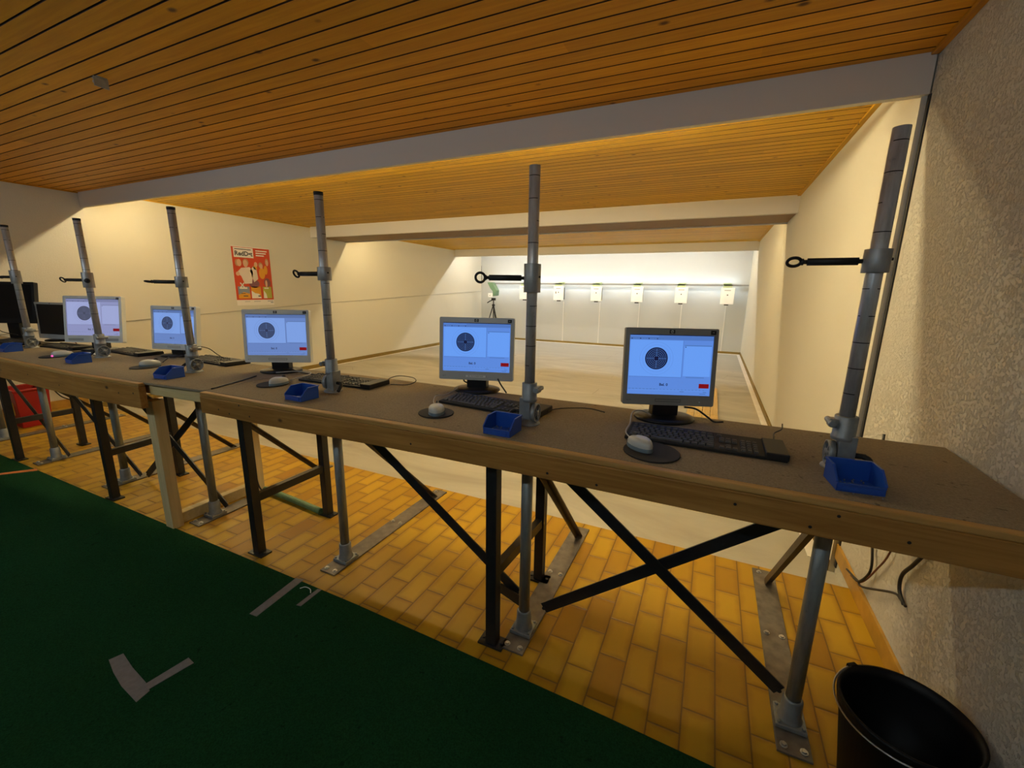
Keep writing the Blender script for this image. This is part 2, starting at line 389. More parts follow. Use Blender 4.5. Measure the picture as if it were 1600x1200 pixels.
def text_mesh(t, size, bold=0., shear=0.):
    key = (t, size, bold, shear)
    if key in _fc: return _fc[key]
    cu = bpy.data.curves.new('text', 'FONT'); cu.body = t; cu.size = size; cu.align_x = 'CENTER'; cu.align_y = 'CENTER'
    cu.offset = bold; cu.shear = shear; cu.resolution_u = 3
    o = bpy.data.objects.new('text', cu); COL.objects.link(o)
    dg = bpy.context.evaluated_depsgraph_get(); me = bpy.data.meshes.new_from_object(o.evaluated_get(dg))
    bpy.data.objects.remove(o); bpy.data.curves.remove(cu); _fc[key] = me; return me
def smooth_path(pts, k=6):
    """Catmull-Rom through the points"""
    P = [Vector(p) for p in pts]; P = [P[0]*2-P[1]]+P+[P[-1]*2-P[-2]]; out = []
    for i in range(1, len(P)-2):
        for j in range(k):
            t = j/k; a, b, c, d = P[i-1:i+3]
            out.append(.5*((2*b)+(c-a)*t+(2*a-5*b+4*c-d)*t*t+(3*b-a-3*c+d)*t**3))
    out.append(P[-2]); return out

# ================================================================== THE SETTING
XL, XR, XR2 = -6.333, .714, .688
Y1, Y2, Y2B, Y3, YB = 2.481, 5.449, 6.2, 9.982, 11.424
Z1T, Z1B, Z2T, Z2B, Z3T, Z3B = 2.285, 2.132, 2.32, 2.146, 2.345, 2.165
ZR = -.088                      # the range floor lies a step lower
YF = -3.6                       # wall behind the photographer
YT = 2.232                      # edge of the tiled strip

b = MB(); b.box(XL-.02, XR+.02, YF, YT, -.10, 0); struct('floor', b, 'tile')
b = MB(); b.box(XL-.02, XR+.02, YT-.004, YB+.02, ZR-.08, ZR); struct('floor.001', b, 'concrete')
# walls
b = MB(); b.box(XR, XR+.12, YF, YB+.12, -.2, 2.6); struct('wall_right', b, 'wall_rough')
b = MB(); b.box(XR2, XR, 2.5, YB, -.2, 2.5); struct('wall_right.001', b, 'wall')
b = MB(); b.box(XL-.12, XL, YF, Y1+.02, -.2, 2.6); struct('wall_left', b, 'wall_left')
b = MB(); b.box(XL-.12, XL, Y1+.02, YB+.12, -.2, 2.6); struct('wall_left.001', b, 'wall')
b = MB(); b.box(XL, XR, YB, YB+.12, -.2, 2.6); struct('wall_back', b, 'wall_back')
b = MB(); b.box(XL, XR, YF-.12, YF, -.2, 2.6); struct('wall_front', b, 'wall_rough')
b = MB(); b.box(XR-.006, XR+.002, 2.478, 2.502, -.05, Z1B); struct('trim_1', b, 'seal')

def board_ceiling(name, y0, y1, z, ph=1.398, pitch=.0867, m='ceil_range'):
    b = MB(); gap = .0085; y = ph - math.ceil((ph-y0)/pitch)*pitch
    prof = []      # (y, dz, material of the face that follows)
    while y < y1:
        for yy, dz, mi in ((y-gap/2, 0, 1), (y-gap*.25, .006, 1), (y+gap*.25, .006, 1), (y+gap/2, 0, 0)): prof.append((yy, dz, mi))
        y += pitch
    prof = [(yy, dz, mi) for yy, dz, mi in prof if y0 < yy < y1]
    prof = [(y0, 0, 0)]+prof+[(y1, 0, 0)]
    for (ya, za, mi), (yb, zb, _) in zip(prof, prof[1:]):
        b.m(mi).poly([(XL-.01, ya, z+za), (XR+.01, ya, z+za), (XR+.01, yb, z+zb), (XL-.01, yb, z+zb)])
    b.m(0).box(XL-.01, XR+.01, y0, y1, z+.012, z+.05)
    o = struct(name, b, [m, 'ceil_gap']); return o
board_ceiling('ceiling', YF, Y1+.01, Z1T, m='ceil'); board_ceiling('ceiling.001', Y1+.02, Y2+.05, Z2T)
board_ceiling('ceiling.002', Y2+.05, Y3+.02, Z3T, 1.40); board_ceiling('ceiling.003', Y3+.02, YB+.05, Z3T+.005, 1.40)
# roof slab above the boards, so no light leaks in
b = MB(); b.box(XL-.12, XR+.12, YF-.12, YB+.12, 2.6, 2.7); struct('ceiling.004', b, 'beam')
# wooden battens where the boards meet the side walls
for n, x, y0, y1, z in (('trim_2', XR-.028, YF, Y1, Z1T), ('trim_3', XR2-.03, Y1+.04, Y2, Z2T), ('trim_4', XR2-.03, Y2B+.04, Y3, Z3T)):
    b = MB(); b.box(x, XR2 if x < XR-.03 else XR, y0, y1, z-.012, z+.002); struct(n, b, 'batten' if n == 'trim_2' else 'batten_range', .003)
for n, y0, y1, z in (('trim_5', YF, Y1, Z1T), ('trim_6', Y1+.04, Y2, Z2T), ('trim_7', Y2B+.04, Y3, Z3T)):
    b = MB(); b.box(XL, XL+.012, y0, y1, z-.012, z+.002); struct(n, b, 'batten' if n == 'trim_5' else 'batten_range', .003)
# the white boards hanging across the room
b = MB(); b.box(XL, XR-.006, Y1, Y1+.036, Z1B, 2.45); struct('trim_8', b, 'beam', .002)
b = MB(); b.box(XL, XR2-.001, Y2, Y2+.06, Z2B, 2.45); struct('trim_9', b, 'beam', .002)
b = MB(); b.box(XL, XR2-.001, Y2B, Y2B+.04, Z2B-.004, 2.45); struct('trim_10', b, 'beam', .002)
b = MB(); b.box(XL, XR2-.001, Y2+.06, Y2B, Z2B+.012, Z2B+.024); struct('shade_sheet', b, 'beam_dark')  # brown sheet standing in for the shade between the two beam boards
b = MB(); b.box(XL, XR2-.001, Y3, Y3+.04, Z3B, 2.45); struct('trim_12', b, 'beam', .002)
# skirtings
def skirt(name, x0, x1, y0, y1, z0, z1, m): b = MB(); b.box(x0, x1, y0, y1, z0, z1); struct(name, b, m, .002)
skirt('baseboard_right', XR-.012, XR, YF, 2.495, 0, .078, 'skirt_tile')
skirt('baseboard_right.001', XR2-.014, XR2, 2.5, YB, ZR, ZR+.062, 'skirt_wood')
skirt('baseboard_back', XL, XR2, YB-.014, YB, ZR, ZR+.055, 'skirt_wood_x')
skirt('baseboard_left', XL, XL+.012, YF, YT, 0, .085, 'skirt_tile')
skirt('baseboard_left.001', XL, XL+.014, YT, YB, ZR, ZR+.07, 'skirt_wood')
b = MB(); b.box(XR2-.075, XR2-.014, 2.6, YB-.014, ZR-.001, ZR+.004); b.box(XL+.014, XR2-.075, YB-.11, YB-.014, ZR-.001, ZR+.004)
b.box(XL+.014, XL+.06, YT+.1, YB-.11, ZR-.001, ZR+.004); struct('trim_13', b, 'white_paint')
# ================================================================== LAMPS
def batten_lamp(label, x0, x1, y, z, tube_mat, group, rod=0.):
    """bare single-tube batten: the glowing tube is the only light source"""
    t = thing('batten_lamp', label, 'lamp', ((x0+x1)/2, y, z), 0, group); L = (x1-x0)/2
    b = MB(); b.box(-L, L, -.02, .02, -.028, 0); b.box(-L, -L+.03, -.018, .018, -.078, 0); b.box(L-.03, L, -.018, .018, -.078, 0); obj('housing', b, 'lamp_body', t, False, .004)
    if rod:
        for rx in (-L*.6, L*.6): b = MB(); b.cyl((rx, 0, 0), (rx, 0, rod), .006, 8); obj('hanging_rod', b, 'lamp_body', t)
    b = MB(); b.cyl((-L+.03, 0, -.064), (L-.03, 0, -.064), .008, 8); obj('tube', b, tube_mat, t)
    return t
NTH = ['first', 'second', 'third', 'fourth']
for k in range(4):
    xa = XL+.25+k*1.65; xb, xc = ((-6.13, -4.73), (-4.63, -3.23), (-3.20, -1.82), (-1.75, .06))[k]
    # the lamp nearest the right wall hangs closer to the beam than the others
    batten_lamp(f'tube lamp on the ceiling just behind the first white beam, {NTH[k]} from the left wall', xb, xc, 2.566 if k == 3 else 2.658, Z2T-.002, 'tube_near' if k == 3 else 'tube_bay1', 'lamps behind the first beam')
    batten_lamp(f'tube lamp on the ceiling just behind the second white beam, {NTH[k]} from the left wall', xa, xa+1.5, 6.322, Z3T-.002, 'tube_bay2', 'lamps behind the second beam')
    batten_lamp(f'tube lamp on the ceiling just behind the third white beam, {NTH[k]} from the left wall', xa, xa+1.5, 10.16, Z3T+.003, 'tube_bay3', 'lamps behind the third beam')
for k in range(2):
    xa = -4.2+k*2.9
    batten_lamp(f'unseen cool tube lamp hung low to light the ceiling, {NTH[k]} from the left wall', xa, xa+1.5, -.7, Z1T-.24, 'tube_front' if k else 'tube_front_left', 'lamps over the green carpet', .24)  # out of view; drop and rods added so the tubes brighten the ceiling

batten_lamp('weaker tube lamp beside the one nearest the right wall behind the first beam', -1.3, .28, 2.672, Z2T-.002, 'tube_weak', 'lamps behind the first beam')

# ================================================================== CARPET AND TAPE
edge = [(-6.30, 1.172), (-4.958, 1.166), (-3.0, 1.160), (-1.239, 1.155), (-.508, 1.138), (-.274, 1.132), (.129, 1.115), (.40, 1.105), (.66, 1.10)]
b = MB(); b.prism([(.66, -3.4), ]+edge[::-1]+[(-6.30, -3.4)], 0, .007)
tag(obj('green_carpet', b, 'turf', None, True), 'dark green carpet covering the floor in front of the bench', 'carpet')
L_THICK = [(-1.758, 0.54), (-1.667, 0.524), (-1.556, 0.515), (-1.564, 0.556), (-1.611, 0.567), (-1.721, 0.579), (-1.821, 0.596), (-1.834, 0.559)]
L_THIN = [(-1.571, 0.555), (-1.548, 0.682), (-1.588, 0.687), (-1.604, 0.56)]
def tape(name, poly, label, m, z=.007):
    b = MB(); b.prism(poly, z, z+.0015); return tag(obj(name, b, m, None, True), label, 'tape', 'floor tapes')
tape('floor_tape', [(-1.600, .922), (-1.560, .925), (-1.580, 1.168), (-1.622, 1.158)], 'long grey tape strip reaching the front edge of the green carpet', 'grey_tape')
tape('floor_tape', [(-1.471, 1.040), (-1.449, 1.044), (-1.452, 1.155), (-1.472, 1.15)], 'short narrow grey tape strip at the edge of the green carpet', 'grey_tape')
tape('floor_tape', L_THICK, 'wide grey tape piece, the thick arm of the L on the green carpet', 'grey_tape')
tape('floor_tape', L_THIN, 'slim grey tape piece, the thin arm of the L on the green carpet', 'grey_tape', .0085)
tape('floor_tape', [(-4.62, .80), (-4.585, .80), (-4.28, 1.16), (-4.33, 1.172)], 'orange tape strip running across the green carpet at the left', 'orange_tape')
b = MB(); b.tube(smooth_path([(-1.545, 1.118, .009), (-1.53, 1.135, .009), (-1.50, 1.134, .009), (-1.478, 1.118, .009)]), .0018, 6)
tag(obj('white_thread', b, 'conduit', None, True), 'short curl of white thread between two grey tapes on the carpet', 'thread')

# ================================================================== BENCH
ZB = .864
def leg(par, x, y, ztop):
    b = MB(); b.box(x-.021, x+.021, y-.021, y+.021, .008, ztop); lg = obj('leg', b, 'black_steel', par, True, .002)
    b = MB(); b.box(x-.05, x+.05, y-.03, y+.03, 0, .008)
    for sx in (-.038, .038): b.cyl((x+sx, y, .008), (x+sx, y, .013), .007, 8)
    obj('foot_plate', b, 'black_steel', lg, True)
def frame(par, xf, yf, xr, yr, ztop):
    leg(par, xf, yf, ztop); leg(par, xr, yr, ztop)
    b = MB(); b.bar((xf, yf+.021, .30), (xr, yr-.021, .30), .03, .04); obj('crossbar', b, 'black_steel', par, True)
    b = MB(); b.bar((xf, yf-.03, ztop+.015), (xr, yr+.04, ztop+.015), .04, .03); obj('top_bar', b, 'black_steel', par, True)
def board(par, pts, z0, z1, th, m, name='front_board', lip=None):
    """upright plank along a polyline (x, y of its outer face), thickness towards +y"""
    b = MB(); n = len(pts)
    zt = z1-.018 if name == 'front_board' else z1
    b.prism([(x, y) for x, y in pts]+[(x, y+th) for x, y in pts[::-1]], z0, zt); o = obj(name, b, m, par, True, .003)
    if name == 'front_board':
        b = MB(); b.prism([(x, y+.0015) for x, y in pts]+[(x, y+th) for x, y in pts[::-1]], zt, z1); obj('edge_strip', b, 'board_strip', par, True, .0035)
    return o
def carpet_top(par, front, back):
    b = MB(); b.prism(front+back[::-1], .852, ZB); obj('carpet_top', b, 'top_carpet', par, True, .003)
    b = MB(); b.prism([(x, y+.03) for x, y in front]+[(x, y-.012) for x, y in back[::-1]], .80, .852); obj('table_panel', b, 'panel_wood', par, True)
# right-hand bench
br = thing('shooting_bench', 'right-hand half of the carpeted shooting bench, ending at the rough right wall', 'bench', (-.65, 1.43, 0), 0, 'shooting benches')
carpet_top(br, [(-2.03, 1.108), (-1.65, 1.112), (-1.03, 1.145), (-.5, 1.158), (.0, 1.150), (.705, 1.150)], [(-2.03, 1.690), (-1.7, 1.712), (-.8, 1.712), (.705, 1.722)])
board(br, [(-2.03, 1.083), (-1.65, 1.088), (-1.03, 1.118), (-.5, 1.130), (.0, 1.126), (.708, 1.126)], .768, .862, .03, 'board')
board(br, [(-2.03, 1.660), (-1.7, 1.680), (.705, 1.690)], .765, .85, .025, 'board', 'rear_board')
for x, y, z in ((-1.9, 1.083, .80), (-1.83, 1.084, .79), (-1.76, 1.085, .835), (-1.70, 1.086, .795), (-.90, 1.122, .80), (-.40, 1.129, .79), (-.25, 1.128, .785), (.10, 1.126, .81), (.26, 1.126, .79), (.31, 1.126, .83), (.44, 1.126, .80)):
    b = MB(); b.disc((x, y-.0015, z), .004, Matrix.Rotation(R(90), 3, 'X'), 8); obj('screw_hole', b, 'black', br, True)
frame(br, -.637, 1.239, -.612, 1.662, .745); frame(br, -1.962, 1.222, -1.958, 1.650, .745)
# left-hand bench
bl = thing('shooting_bench', 'left-hand half of the carpeted shooting bench with a pale plank gap in its front', 'bench', (-4.0, 1.32, 0), 0, 'shooting benches')
carpet_top(bl, [(-5.9, 1.062), (-4.08, 1.060), (-3.0, 1.045), (-2.45, 1.075), (-2.034, 1.108)], [(-5.9, 1.50), (-4.355, 1.531), (-2.6, 1.648), (-2.034, 1.690)])
board(bl, [(-5.9, 1.036), (-4.08, 1.034), (-3.0, 1.020), (-2.455, 1.050)], .736, .862, .03, 'board')
board(bl, [(-5.9, 1.48), (-4.355, 1.505), (-2.6, 1.620), (-2.04, 1.66)], .765, .85, .025, 'board', 'rear_board')
board(bl, [(-2.452, 1.092), (-2.034, 1.118)], .80, .851, .028, 'board_new', 'gap_plank')
for x, y, z in ((-4.0, 1.034, .79), (-3.6, 1.0285, .80), (-3.2, 1.0225, .78), (-2.62, 1.0408, .80), (-2.50, 1.0475, .81)):
    b = MB(); b.disc((x, y-.002, z), .005, Matrix.Rotation(R(90), 3, 'X'), 8); obj('screw_hole', b, 'black', bl, True)
frame(bl, -3.312, 1.199, -3.345, 1.590, .735); frame(bl, -4.700, 1.199, -4.700, 1.570, .735)

# ================================================================== STEEL POSTS
POSTS = [(.352, 1.367, 178, 1.408, .056, -1, 50), (-.553, 1.344, 205, 1.364, .092, 1, 8), (-1.527, 1.370, 180, 1.381, .055, -1, 25),
         (-2.532, 1.346, 205, 1.340, .055, 1, 80), (-3.534, 1.356, 200, 1.346, .092, 1, 30), (-4.459, 1.323, 190, 1.362, .090, 1, 60), (-5.43, 1.33, 185, 1.35, .06, 1, 30)]
PLBL = ['galvanised steel post nearest the right wall, rising through the bench', 'galvanised steel post second from the right wall, its taller collar beside the tripod',
        'galvanised steel post third from the right wall, left of the second lit silver monitor', 'dark galvanised steel post fourth from the right wall, in front of a monitor',
        'galvanised steel post fifth from the right, with a round knob on its collar', 'galvanised steel post sixth from the right, in front of the dark monitors', 'galvanised steel post farthest left, its lower pipe standing beside the red bin']
def post(i):
    x, y, ang, zc, ch, sd, rtilt = POSTS[i]
    t = thing('support_post', PLBL[i], 'post', (x, y, 0), 0, 'steel posts through the bench')
    # floor plate, socket, lower pipe, strut
    b = MB(); b.box(-.046, .046, -.118, .83, 0, .008); pl = obj('floor_plate', b, 'floor_plate', t, False, .0015)
    for px, py in ((-.026, -.095), (.026, -.095), (-.026, .38), (.026, .38), (-.02, .80)):
        b = MB(); b.cyl((px, py, .008), (px, py, .011), .011, 12); b.cyl((px, py, .011), (px, py, .016), .007, 6); obj('bolt', b, 'steel_bolt', pl)
    b = MB(); b.box(-.042, .042, -.042, .042, .008, .022); b.lathe([(.036, .022), (.030, .034), (.028, .092), (.0245, .098)], (0, 0, 0), 24)
    for px in (-.033, .033):
        for py in (-.033, .033): b.cyl((px, py, .022), (px, py, .029), .006, 6)
    obj('socket', b, 'cast', t, False, .002)
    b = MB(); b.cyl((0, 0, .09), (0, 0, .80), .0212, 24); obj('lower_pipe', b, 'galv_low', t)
    b = MB(); b.bar((.014, .742, .010), (.014, -.01, .775), .032, .005); b.bar((.0, .729, .010), (.0, -.023, .775), .005, .03); obj('rear_strut', b, 'brown_steel', t)
    # foot casting on the bench: base, fork, knob disc with spokes, sleeve, clamp
    z = ZB-.004
    b = MB(); b.lathe([(.040, z), (.040, z+.008), (.028, z+.016), (.02, z+.03)], (0, 0, 0), 24); b.box(-.028, .012 if sd > 0 else .028, -.024, .024, z+.006, z+.10) if sd > 0 else b.box(-.012, .028, -.024, .024, z+.006, z+.10)
    b.lathe([(.027, z+.085), (.0285, z+.092), (.0285, z+.096), (.0265, z+.10), (.0265, z+.150), (.0245, z+.153), (.0185, z+.153)], (0, 0, 0), 24)
    obj('foot_casting', b, 'cast', t, False, .002)
    mx = Matrix.Rotation(R(90)*sd, 3, 'Y'); c = Vector((sd*.016, 0, z+.045))
    b = MB(); b.lathe([(.0335, 0), (.0335, .016), (.029, .016), (.029, .006), (.010, .006), (.010, .018), (.001, .018)], c, 28, mx)
    for k in range(4):
        a = k*math.pi/2+.5; d = Vector((0, math.cos(a), math.sin(a))); b.bar(c+Vector((sd*.011, 0, 0))+d*.008, c+Vector((sd*.011, 0, 0))+d*.031, .008, .006)
    obj('hand_wheel', b, 'cast', t)
    b = MB(); b.cyl((-sd*.026, 0, z+.045), (-sd*.056, 0, z+.045), .0075, 12); b.tube(smooth_path([(-sd*.05, 0, z+.045), (-sd*.062, -.01, z+.04), (-sd*.068, -.035, z+.018)]), .0075, 10); obj('lever', b, 'black', t)
    b = MB(); b.box(*sorted((sd*.018, sd*.040)), -.018, .012, z+.120, z+.142); b.cyl((sd*.034, -.026, z+.131), (sd*.034, .030, z+.131), .0085, 14)
    b.cyl((sd*.034, -.030, z+.131), (sd*.034, -.020, z+.131), .0105, 6); obj('clamp_bolt', b, 'cast', t, False, .002)
    # upper tube, collar, arm with eye
    b = MB(); b.lathe([(.0178, z+.14), (.0178, 1.7066), (.0150, 1.7066), (.0150, 1.66)], (0, 0, 0), 28); tb = obj('upper_tube', b, 'galv', t)
    if i in (2, 3, 4, 5):
        b = MB(); b.lathe([(.0188, 1.694), (.0188, 1.708), (.001, 1.709)], (0, 0, 0), 24); obj('end_cap', b, 'black', tb)
    b = MB(); b.lathe([(.0182, -ch/2), (.0275, -ch/2), (.0280, -ch/2+.001), (.0280, ch/2-.001), (.0275, ch/2), (.0182, ch/2)], (0, 0, zc), 32); co = obj('collar', b, 'collar', t)
    if i == 4:
        b = MB(); b.ball((.040, -.020, zc-.004), .0145); b.cyl((.022, -.012, zc-.004), (.040, -.020, zc-.004), .006, 10); obj('clamp_knob', b, 'black', co)
    else:
        b = MB(); b.cyl((.0265, -.006, zc+.004), (.0300, -.006, zc+.004), .0035, 8); obj('set_screw', b, 'black', co)
    a = R(ang); d = Vector((math.cos(a), math.sin(a), 0)); o0 = Vector((0, 0, zc))
    b = MB(); b.cyl(o0+d*.026, o0+d*.040, .0055, 12); b.cyl(o0+d*.036, o0+d*.143, .0095, 18); b.cyl(o0+d*.143, o0+d*.152, .0055, 12); b.cyl(o0+d*.151, o0+d*.157, .0085, 8)
    ar = obj('arm', b, 'black_rubber', t)
    sdv = Vector((-d.y, d.x, 0)); upv = Vector((0, 0, 1))*math.cos(R(rtilt))+sdv*math.sin(R(rtilt)); cc = o0+d*.172
    b = MB(); b.tube([cc+(d*math.cos(q)+upv*math.sin(q))*.0155 for q in [2*math.pi*k/28 for k in range(28)]], .0042, 10, True); obj('eye_ring', b, 'black_gloss', ar)
    return t
for i in range(7): post(i)
# flat cross braces between the posts
def brace(a, c, y, label):
    b = MB(); b.bar((a[0], y, a[1]), (c[0], y, c[1]), .006, .042, (0, 1, 0))
    for p in (a, c): b.cyl((p[0], y-.006, p[1]), (p[0], y+.006, p[1]), .007, 6)
    tag(obj('cross_brace', b, 'black_steel', None, True), label, 'brace', 'flat steel cross braces')
brace((-.552, .775), (.318, .085), 1.391, 'black flat bar sloping down from the second post to the foot of the rightmost post')
brace((-.490, .086), (.352, .738), 1.399, 'black flat bar rising right from the foot of the second post from the right')
brace((-1.527, .79), (-.606, .115), 1.40, 'black flat bar sloping from the third post from the right down to the second')
brace((-4.44, .712), (-3.40, .068), 1.385, 'black flat bar sloping from the sixth post from the right down to the fifth')
brace((-5.43, .70), (-4.37, .040), 1.365, 'black flat bar sloping from the farthest left post down to the sixth from the right')
brace((-3.455, .030), (-2.545, .745), 1.445, 'black flat bar rising right from the fifth post from the right, behind the wooden post')
brace((-3.53, .775), (-2.49, .055), 1.390, 'black flat bar sloping from the fifth post from the right down to the fourth')
b = MB(); b.bar((-.69, 1.40, .112), (-.575, 1.372, .100), .006, .045, (0, 1, 0))
tag(obj('brace_stub', b, 'black_steel', None, True), 'short black flat bar stub left of the second post from the right, near the floor', 'brace', 'flat steel cross braces')

# wooden support under the bench gap
t = thing('wooden_trestle', 'pale wooden support of two posts and a floor plank under the bench gap', 'trestle', (-2.61, 1.42, 0))
b = MB(); b.box(-2.650, -2.580, 1.150, 1.205, 0, .735); obj('front_post', b, 'post_wood', t, True, .003)
b = MB(); b.box(-2.650, -2.590, 1.655, 1.700, 0, .765); obj('rear_post', b, 'post_wood', t, True, .003)
b = MB(); b.box(-2.662, -2.612, 1.215, 1.652, 0, .062); obj('floor_plank', b, 'board_new', t, True, .003)
b = MB(); b.tube(smooth_path([(-2.583, 1.645, .76), (-2.58, 1.64, .52), (-2.585, 1.643, .35), (-2.582, 1.645, .12), (-2.560, 1.65, .03), (-2.50, 1.66, .012)]), .0045, 8)
tag(obj('power_cable', b, 'cable_black', None, True), 'black cable running down the rear pale wooden post under the bench', 'cable')
b = MB(); b.tube(smooth_path([(-2.55, 1.672, .022), (-2.3, 1.657, .022), (-1.99, 1.628, .022)]), .019, 12)
tag(obj('green_hose', b, 'hose', None, True), 'green hose lying on the tiles behind the black bench legs', 'hose')

# ================================================================== MONITORS
def screen_mats(pref, base, white, line):
    return [glow(pref+'_screen', base, 1.), glow(pref+'_panel', white, 1.), glow(pref+'_dark', line, 1.), glow(pref+'_ring', tuple(.5*x for x in white), 1.),
            glow(pref+'_red', (.20, .003, .005), 1.), glow(pref+'_bar', tuple(.72*x for x in base), 1.)]
BLUE_A = screen_mats('vivid_blue', (.105, .245, .70), (.135, .33, .88), (.006, .008, .04))
BLUE_B = screen_mats('blue', (.135, .225, .52), (.20, .34, .74), (.028, .036, .085))
BLUE_C = screen_mats('lilac', (.26, .28, .50), (.33, .37, .63), (.045, .05, .085))
def monitor(loc, rz, w, h, z0, tilt, label, bezel, sm, base_dy=.0, logo=True, sticker=False, speakers=False, group='lane monitors', off=False):
    """front plane's bottom edge centre at loc (height z0); tilted back"""
    t = thing('monitor', label, 'monitor', (loc[0], loc[1], ZB), rz, group)
    zz = z0-ZB
    T = Matrix.Translation((0, 0, zz)) @ Matrix.Rotation(-tilt, 4, 'X')
    def P(u, v, d=0.): return T @ Vector(((u-.5)*w, d, (1-v)*h))      # u right, v down, d back
    if speakers: s0, s1, v0, v1 = .045, .955, .055, .85
    else: s0, s1, v0, v1 = .047, .953, .085, .862
    if off: s0, s1, v0, v1 = .05, .95, .055, .88
    # bezel: frame around a recessed screen
    b = MB(); d1 = .034
    o = [(.0, .0), (1, .0), (1, 1), (.0, 1)]; c_ = .018
    def rr(u0, u1, q0, q1, cu, cv):
        pts = []
        for (cx, cy, a0) in ((u1-cu, q0+cv, -90), (u1-cu, q1-cv, 0), (u0+cu, q1-cv, 90), (u0+cu, q0+cv, 180)):
            for k in range(4): a = R(a0+k*30); pts.append((cx+cu*math.cos(a), cy+cv*math.sin(a)))
        return pts
    out = rr(0, 1, 0, 1, c_, c_*w/h); inn = rr(s0, s1, v0, v1, .002, .002); n = len(out)
    vo = [P(u, v, .0015) for u, v in out]; vo2 = [P(u, v, d1) for u, v in out]; vi = [P(u, v, 0) for u, v in inn]; vi2 = [P(u, v, .006) for u, v in inn]
    f = [(k, (k+1) % n, n+(k+1) % n, n+k) for k in range(n)]
    b._add(vo+vi, f); b._add(vo+vo2, [(q[1], q[0], q[3], q[2]) for q in f]); b._add(vi+vi2, f)
    obj('bezel', b, bezel, t)
    b = MB(); b._add(vo2+[P(.5+(u-.5)*.72, .5+(v-.5)*.72, .058) for u, v in out], f); b._add([P(.5+(u-.5)*.72, .5+(v-.5)*.72, .058) for u, v in out], [tuple(range(n))]); obj('back_shell', b, 'back_shell', t)
    # screen
    def S(a, c, d=.0): return P(s0+(s1-s0)*a, v0+(v1-v0)*c, .0055-d)
    b = MB()
    def rect(a0, a1, c0, c1, mi, d): b.m(mi).poly([S(a0, c1, d), S(a1, c1, d), S(a1, c0, d), S(a0, c0, d)])
    if off:
        rect(-.01, 1.01, -.01, 1.01, 0, 0); obj('screen', b, 'black_gloss', t)
    else:
        rect(-.01, 1.01, -.01, 1.01, 0, 0)
        rect(0, 1, 0, .012, 2, .0002); rect(.0, 1, .012, .085, 5, .0002); rect(.012, .35, .022, .035, 0, .0003)
        for k in range(12): rect(.02+k*.034, .036+k*.034, .062, .074, 3 if k % 3 else 2, .0003)
        rect(.012, .645, .092, .700, 1, .0002); rect(.012, .650, .700, .708, 5, .0002); rect(.645, .650, .092, .70, 5, .0002)
        rect(.665, .985, .165, .178, 3, .0002); rect(.665, .985, .180, .680, 1, .0002); rect(.672, .684, .190, .204, 2, .0003)
        rect(.70, .92, .695, .705, 3, .0002)
        for k in range(22): rect(.015+k*.043, .015+k*.043+(.03 if k < 8 else .012), .905, .914, 3, .0002)
        rect(.0, .985, .925, .929, 1, .0002)
        for a0, a1, c in ((.92, .96, .935), (.88, .95, .965), (.64, .69, .935)): rect(a0, a1, c, c+.012, 3, .0002)
        rect(.865, .985, .800, .875, 4, .0003)
        W_ = (s1-s0)*w
        mx = (T.to_3x3() @ Matrix.Rotation(R(90), 3, 'X')); ctr = S(.335, .395)
        nrm = (T.to_3x3() @ Vector((0, -1, 0)))
        r0 = .135*W_
        b.m(3).disc(ctr+nrm*.0003, r0*1.02, mx, 48); b.m(2).disc(ctr+nrm*.0004, r0, mx, 48)
        for q in (.88, .73, .58, .43, .28): b.m(3).disc(ctr+nrm*.0005, r0*q, mx, 40, r0*(q-.035))
        for q in (1.25, 1.5): b.m(0).disc(ctr+nrm*.0004, r0*q, mx, 48, r0*(q-.02))
        ex, ez = mx @ Vector((1, 0, 0)), mx @ Vector((0, 1, 0))
        for sgn, e in ((1, ex), (-1, ex), (1, ez), (-1, ez)):
            o2 = ez if e is ex else ex
            for q in (.22, .37, .52, .67, .82):
                p = ctr+nrm*.0006+e*sgn*r0*q; s_ = r0*.020
                b.m(1).poly([p-e*s_*1.5-o2*s_, p+e*s_*1.5-o2*s_, p+e*s_*1.5+o2*s_, p-e*s_*1.5+o2*s_])
        me = text_mesh('Bel. 0', .014*w/.34, .0003)
        b.m(2).mesh(me, Matrix.Translation(S(.44, .832, .0004)) @ mx.to_4x4())
        obj('screen', b, sm, t)
    mx = (T.to_3x3() @ Matrix.Rotation(R(90), 3, 'X')).to_4x4()
    if logo:
        b = MB(); p = P(.5, .045 if not off else .03, -.0006); q = .5 if off else 1
        b.prism([(x*q, y*q) for x, y in ((-.0095, -.0065), (.0095, -.0065), (.0095, .0065), (-.0095, .0065))], -.0006, .0004, Matrix.Translation(p) @ mx)
        lg = obj('maker_badge', b, 'black', t)
        b = MB(); b.disc(p-(T.to_3x3() @ Vector((0, .0006, 0))), .0055*q, mx.to_3x3(), 24); obj('badge_disc', b, 'silver', lg)
        b = MB(); b.mesh(text_mesh('hp', .0095*q, .0002, .25), Matrix.Translation(p-(T.to_3x3() @ Vector((0, .0009, 0)))) @ mx); obj('badge_letters', b, 'black', lg)
